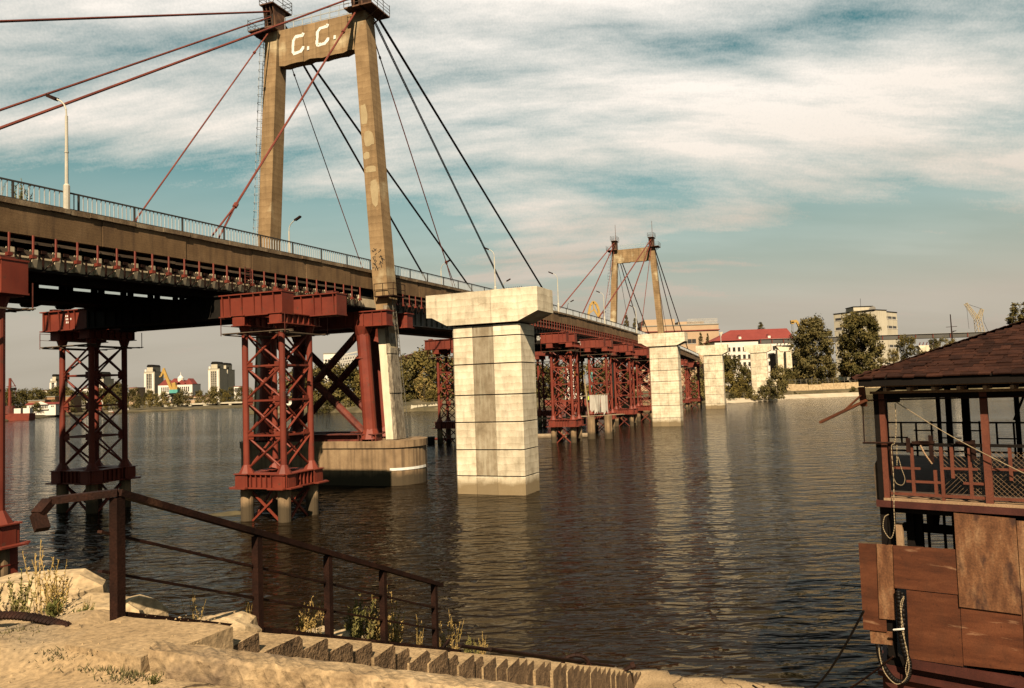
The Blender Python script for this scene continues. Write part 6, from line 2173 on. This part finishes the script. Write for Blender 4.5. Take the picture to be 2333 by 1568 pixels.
for k, (i0, i1, lab) in enumerate(((15.5, 31, 'rusty pipe lying down the lower stairs, the left one'), (17, 36, 'rusty pipe lying down the lower stairs, the right one'))):
    MBp = MB().tube(rp(i0, .10) + EV * (.1 + .25 * k), rp(i1, .05) + EV * (.2 + .3 * k), .03, n=8)
    tag(MBp.build('rusty_pipe', M['rust']), lab, 'pipe', 'rusty pipes on the lower stairs')
# rubble along the bank edge
def boulder(label, p, sx, sy, sz, seed, group='broken concrete lumps on the bank'):
    r = random.Random(seed)
    bm_ = MB()
    nu, nv = 11, 7
    for i in range(nv + 1):
        th = math.pi * i / nv
        for k in range(nu):
            ph = 2 * math.pi * k / nu
            d = Vector((math.sin(th) * math.cos(ph), math.sin(th) * math.sin(ph), math.cos(th)))
            q_ = 1 + .35 * _nz.noise(d * 1.7 + Vector((seed, 0, 0))) + .12 * _nz.noise(d * 5 + Vector((seed, 3, 0)))
            d = Vector((math.copysign(abs(d.x) ** .7, d.x), math.copysign(abs(d.y) ** .7, d.y), math.copysign(abs(d.z) ** .75, d.z)))
            bm_.v.append((d.x * sx * q_, d.y * sy * q_, d.z * sz * q_))
    for i in range(nv):
        for k in range(nu):
            bm_.f.append((i * nu + k, (i + 1) * nu + k, (i + 1) * nu + (k + 1) % nu, i * nu + (k + 1) % nu))
    return tag(bm_.build('concrete_lump', M['rock'], loc=p), label, 'rubble', group)


boulder('long pale concrete lump at the bank edge behind the weeds at far left', (-4.95, 7.75, 6.28), 1.0, .42, .34, 3)
boulder('pale lump left of the first handrail post', (-3.85, 7.35, 6.22), .5, .34, .28, 5)
boulder('rounded lump at the water side just right of the first post', (-2.95, 7.75, 5.98), .40, .30, .22, 8)
for k, s_ in enumerate((2.4, 3.6, 4.7, 5.8, 7.2, 8.9, 10.6, 12.6)):
    p = Vector((P1.x, P1.y, 0)) + DV * s_ - EV * (.42 + .1 * (k % 3))
    boulder('rough lump along the outer edge of the stair bank', (p.x, p.y, ground_z(p.x, p.y) - .02), .34 + .04 * (k % 4), .5, .17, 20 + k, 'rough lumps along the stair bank edge')
# small rusty things, wire rope, bolt
t = thing('mooring_ring', 'small rusty mooring iron on the lower bank near the water', 'mooring iron', on(1312, 1522, 2.2))
MB().path([(.28 * math.cos(a), 0, .1 + .17 * math.sin(a)) for a in [i * math.pi / 8 for i in range(17)]], .045, 6).build('ring', M['rust'], t)
MB().box(-.35, .35, -.18, .18, -.2, .02).build('plate', M['rust'], t)
t = thing('rusty_pin', 'small rusty pin sticking out of the lower bank by the water', 'pin', on(1418, 1540, 1.5))
MB().tube((-.4, 0, -.1), (.25, .1, .18), .05, n=8).build('shaft', M['rust'], t)
MB().tube((.22, .1, .17), (.32, .1, .2), .09, n=8).build('head', M['rust'], t)
a, b = on(-60, 1416, 6.52), on(158, 1437, 6.56)
mb = MB()
for st_ in range(5):
    pts = []
    for k in range(60):
        f = k / 59
        an = f * 42 + st_ * 1.257
        pts.append(a.lerp(b, f) + Vector((.0, .022 * math.cos(an), .03 + .022 * math.sin(an) + .05 * math.sin(f * 3.1))))
    mb.path(pts, .016, 4)
tag(mb.build('wire_rope', M['rust']), 'twisted rusty wire rope lying on the ground at far left', 'wire rope')
t = thing('anchor_bolt', 'short rusty bolt standing on the ground left of the landing', 'bolt', on(121, 1447, 6.46))
MB().tube((0, 0, -.1), (0, 0, .05), .03, n=8).build('shank', M['rust'], t)
MB().tube((0, 0, .05), (0, 0, .085), .048, n=6).build('head', M['rust'], t)
mb = MB()
tag(MB().path([on(-20, 1436, 6.48), on(40, 1437, 6.49), on(115, 1444, 6.48)], .008, 4).build('thin_wire', M['rust']), 'thin rusty wire on the ground at far left', 'wire')

# ------------------------------------------------------------------ weeds
def weed_mesh(seed, h, stems, spread, leaf, nl, mleaf):
    r = random.Random(seed)
    mb = MB()
    for i in range(stems):
        a = r.uniform(0, 6.28)
        b = Vector((r.uniform(-.06, .06), r.uniform(-.06, .06), 0))
        hh = h * r.uniform(.5, 1)
        top = b + Vector((math.cos(a) * spread * r.uniform(.1, 1), math.sin(a) * spread * r.uniform(.1, 1), hh))
        mid = b.lerp(top, .5) + Vector((r.uniform(-.03, .03), r.uniform(-.03, .03), hh * .06))
        pts = [b + Vector((0, 0, -.1)), mid, top]
        mb.path(pts, .0035, 3)
        for k in range(nl):
            f = r.uniform(.12, 1)
            p = (b.lerp(mid, f * 2) if f < .5 else mid.lerp(top, f * 2 - 1))
            d = Vector((r.gauss(0, .55), r.gauss(0, .55), r.uniform(.35, 1.3))).normalized()
            l_ = leaf * r.uniform(.5, 1.4) * (1.15 - f * .5)
            s_ = d.cross(Vector((r.gauss(0, 1), r.gauss(0, 1), r.gauss(0, 1)))).normalized() * (l_ * .16)
            mb.add([p, p + d * l_ * .5 + s_, p + d * l_, p + d * l_ * .5 - s_], [(0, 1, 2, 3)])
    me = mb.mesh('stems')
    me.materials.append(mleaf)
    return me


WM = {'dry': weed_mesh(1, .66, 15, .17, .048, 46, M['weed']), 'green': weed_mesh(2, .62, 11, .13, .056, 50, M['weed_mix']), 'thin': weed_mesh(3, .85, 9, .20, .038, 34, M['weed']), 'low': weed_mesh(4, .25, 20, .15, .055, 14, M['weed_green'])}


def weed(k, label, x, y, sc, group=None):
    o = put('weed_plant', WM[k], None, (x, y, ground_z(x, y) - .02), rng.uniform(0, 6.28))
    o.scale = (sc,) * 3
    return tag(o, label, 'weed', group)


GW = 'dry weeds on the bank at far left'
LEFTW = {(-4.45, 7.05): 'tallest green one of the left bank patch', (-4.75, 7.1): 'before the left half of the long lump', (-4.2, 7.15): 'before the right half of the long lump', (-4.35, 7.2): 'reaching highest over the water at left',
         (-5.1, 7.0): 'near the left picture edge', (-4.6, 6.85): 'behind the wire rope end', (-4.9, 7.2): 'second highest of the left patch', (-5.0, 7.15): 'leftmost green one', (-4.1, 6.95): 'at the right end of the left patch',
         (-5.35, 7.0): 'leftmost of all on the bank', (-4.95, 6.8): 'behind the middle of the wire rope', (-3.8, 6.95): 'close left of the first handrail post', (-3.75, 6.8): 'at the corner of the landing slab'}
for k, x, y, sc in (('green', -4.45, 7.05, 1.0), ('dry', -4.75, 7.1, .9), ('dry', -4.2, 7.15, 1.1), ('thin', -4.35, 7.2, 1.15), ('dry', -5.1, 7.0, .8), ('low', -4.6, 6.85, 1.2), ('thin', -4.9, 7.2, .9), ('green', -5.0, 7.15, .8), ('low', -4.1, 6.95, 1.0), ('dry', -5.35, 7.0, .7), ('low', -4.95, 6.8, 1.2), ('dry', -3.8, 6.95, .5), ('low', -3.75, 6.8, .8)):
    sc *= .74
    weed(k, {'dry': 'dry brown weed clump', 'green': 'green leafy weed clump', 'thin': 'tall thin dry weed', 'low': 'low green weed tuft'}[k] + ', ' + LEFTW[(x, y)], x, y, sc, GW)
GW2 = 'weeds behind the stair handrail'


def sweed(k, s_, off, sc, lab, group=GW2):
    p = P1 + DV * s_ - EV * off
    weed(k, lab, p.x, p.y, sc, group)


for k, s_, off, sc, lab in (('thin', 1.2, .30, .55, 'small brown weed just right of the first handrail post'), ('thin', 2.0, .34, .5, 'brown weed spike beside the rounded lump'),
                            ('dry', 2.9, .25, .85, 'dry weed left of the second handrail post'), ('thin', 3.2, .3, .8, 'thin dry weed near the second handrail post'),
                            ('green', 3.9, .22, 1.1, 'yellow green weed right of the second handrail post'), ('green', 4.1, .28, 1.25, 'tall yellow green weed between the second and third posts'), ('dry', 4.35, .25, 1.2, 'tall dry weed between the second and third posts'),
                            ('green', 4.55, .3, 1.3, 'leafy weed just left of the third post'), ('thin', 4.7, .25, 1.2, 'thin feathery weed left of the third post'), ('dry', 5.1, .3, 1.2, 'dry feathery weed right of the third post'),
                            ('thin', 5.9, .35, .8, 'dry stalk between the third and fourth posts'), ('dry', 6.6, .3, .9, 'straw coloured weed beside the fourth post'), ('thin', 7.0, .3, 1.1, 'straw stalks right of the fourth post'),
                            ('green', 7.5, .25, .75, 'dark green low weed left of the fifth post'), ('green', 7.7, .2, .8, 'green bushy weed at the foot of the fifth post'), ('dry', 8.2, .3, .8, 'dry weed right of the fifth post')):
    sweed(k, s_, off, sc, lab)
for k, x, y, sc, lab in (('low', -2.6, 4.66, .75, 'small green sprout standing on the ground at the bottom left'), ('low', -2.42, 5.22, .35, 'tuft of moss at the end of the kerb')):
    weed(k, lab, x, y, sc)
for i, (s_, off, sc, lab) in enumerate(((2.55, -1.25, .8, 'small green seedling between the kerb and the fifth step'), (3.05, -1.22, 1.0, 'taller green seedling between the kerb and the sixth step'))):
    p = P1 + DV * s_ - EV * off
    weed('low', lab, p.x, p.y, sc)
# loose gravel on the ground
mb = MB()
r = random.Random(9)
for i in range(2600):
    x, y = r.uniform(-6.5, -.6), r.uniform(4.3, 8.2)
    z = ground_z(x, y)
    if out_dist(Vector((x, y, 0))) > -.05 or z < 4.5:
        continue
    if -3.2 < x < -2.2 and 5.5 < y < 6.4:
        z = 6.6
    q_ = r.choice((.004, .005, .006, .007, .010, .014)) * r.uniform(.7, 1.2)
    a_ = r.uniform(0, 6)
    c_, s2_ = math.cos(a_) * q_, math.sin(a_) * q_
    mb.add([(x + c_, y + s2_, z), (x - s2_ * .8, y + c_ * .8, z), (x - c_, y - s2_, z), (x + s2_ * .7, y - c_ * .7, z), (x + c_ * .1, y, z + q_ * .8)], [(0, 1, 4), (1, 2, 4), (2, 3, 4), (3, 0, 4)])
kind(mb.build('gravel', M['ground']), 'stuff')
# two tall weeds rooted on the deck edge behind the railing
for s_, t_, sc, lab in ((-35.2, 4.9, 2.3, 'straggly weed growing on the bridge deck behind the railing, the left one'), (-33.9, 4.9, 3.0, 'tall weed growing on the bridge deck beside the nearest street lamp')):
    o = put('weed_plant', WM['thin' if sc < 2.5 else 'green'], None, BP(s_, t_, zd(s_) - .43), 1.0)
    o.scale = (sc,) * 3
    tag(o, lab, 'weed', 'weeds on the bridge deck')
# moss in the cracks
mb = MB()
r = random.Random(5)
for (ax, ay, bx, by, nn, w_) in ((-4.3, 5.75, -3.75, 6.05, 260, .10), (-3.4, 5.62, -2.55, 5.32, 220, .035), (-2.75, 5.28, -2.5, 5.24, 90, .05)):
    for i in range(nn):
        f = r.random()
        x, y = ax + (bx - ax) * f + r.gauss(0, w_), ay + (by - ay) * f + r.gauss(0, w_)
        z = max(ground_z(x, y), 6.50 if w_ < .1 else 0)
        d = Vector((r.gauss(0, .5), r.gauss(0, .5), 1)).normalized() * r.uniform(.015, .05)
        s_ = Vector((r.uniform(-1, 1), r.uniform(-1, 1), 0)).normalized() * .006
        p = Vector((x, y, z - .005))
        mb.add([p - s_, p + s_, p + d], [(0, 1, 2)])
kind(mb.build('grass', M['grass']), 'stuff')
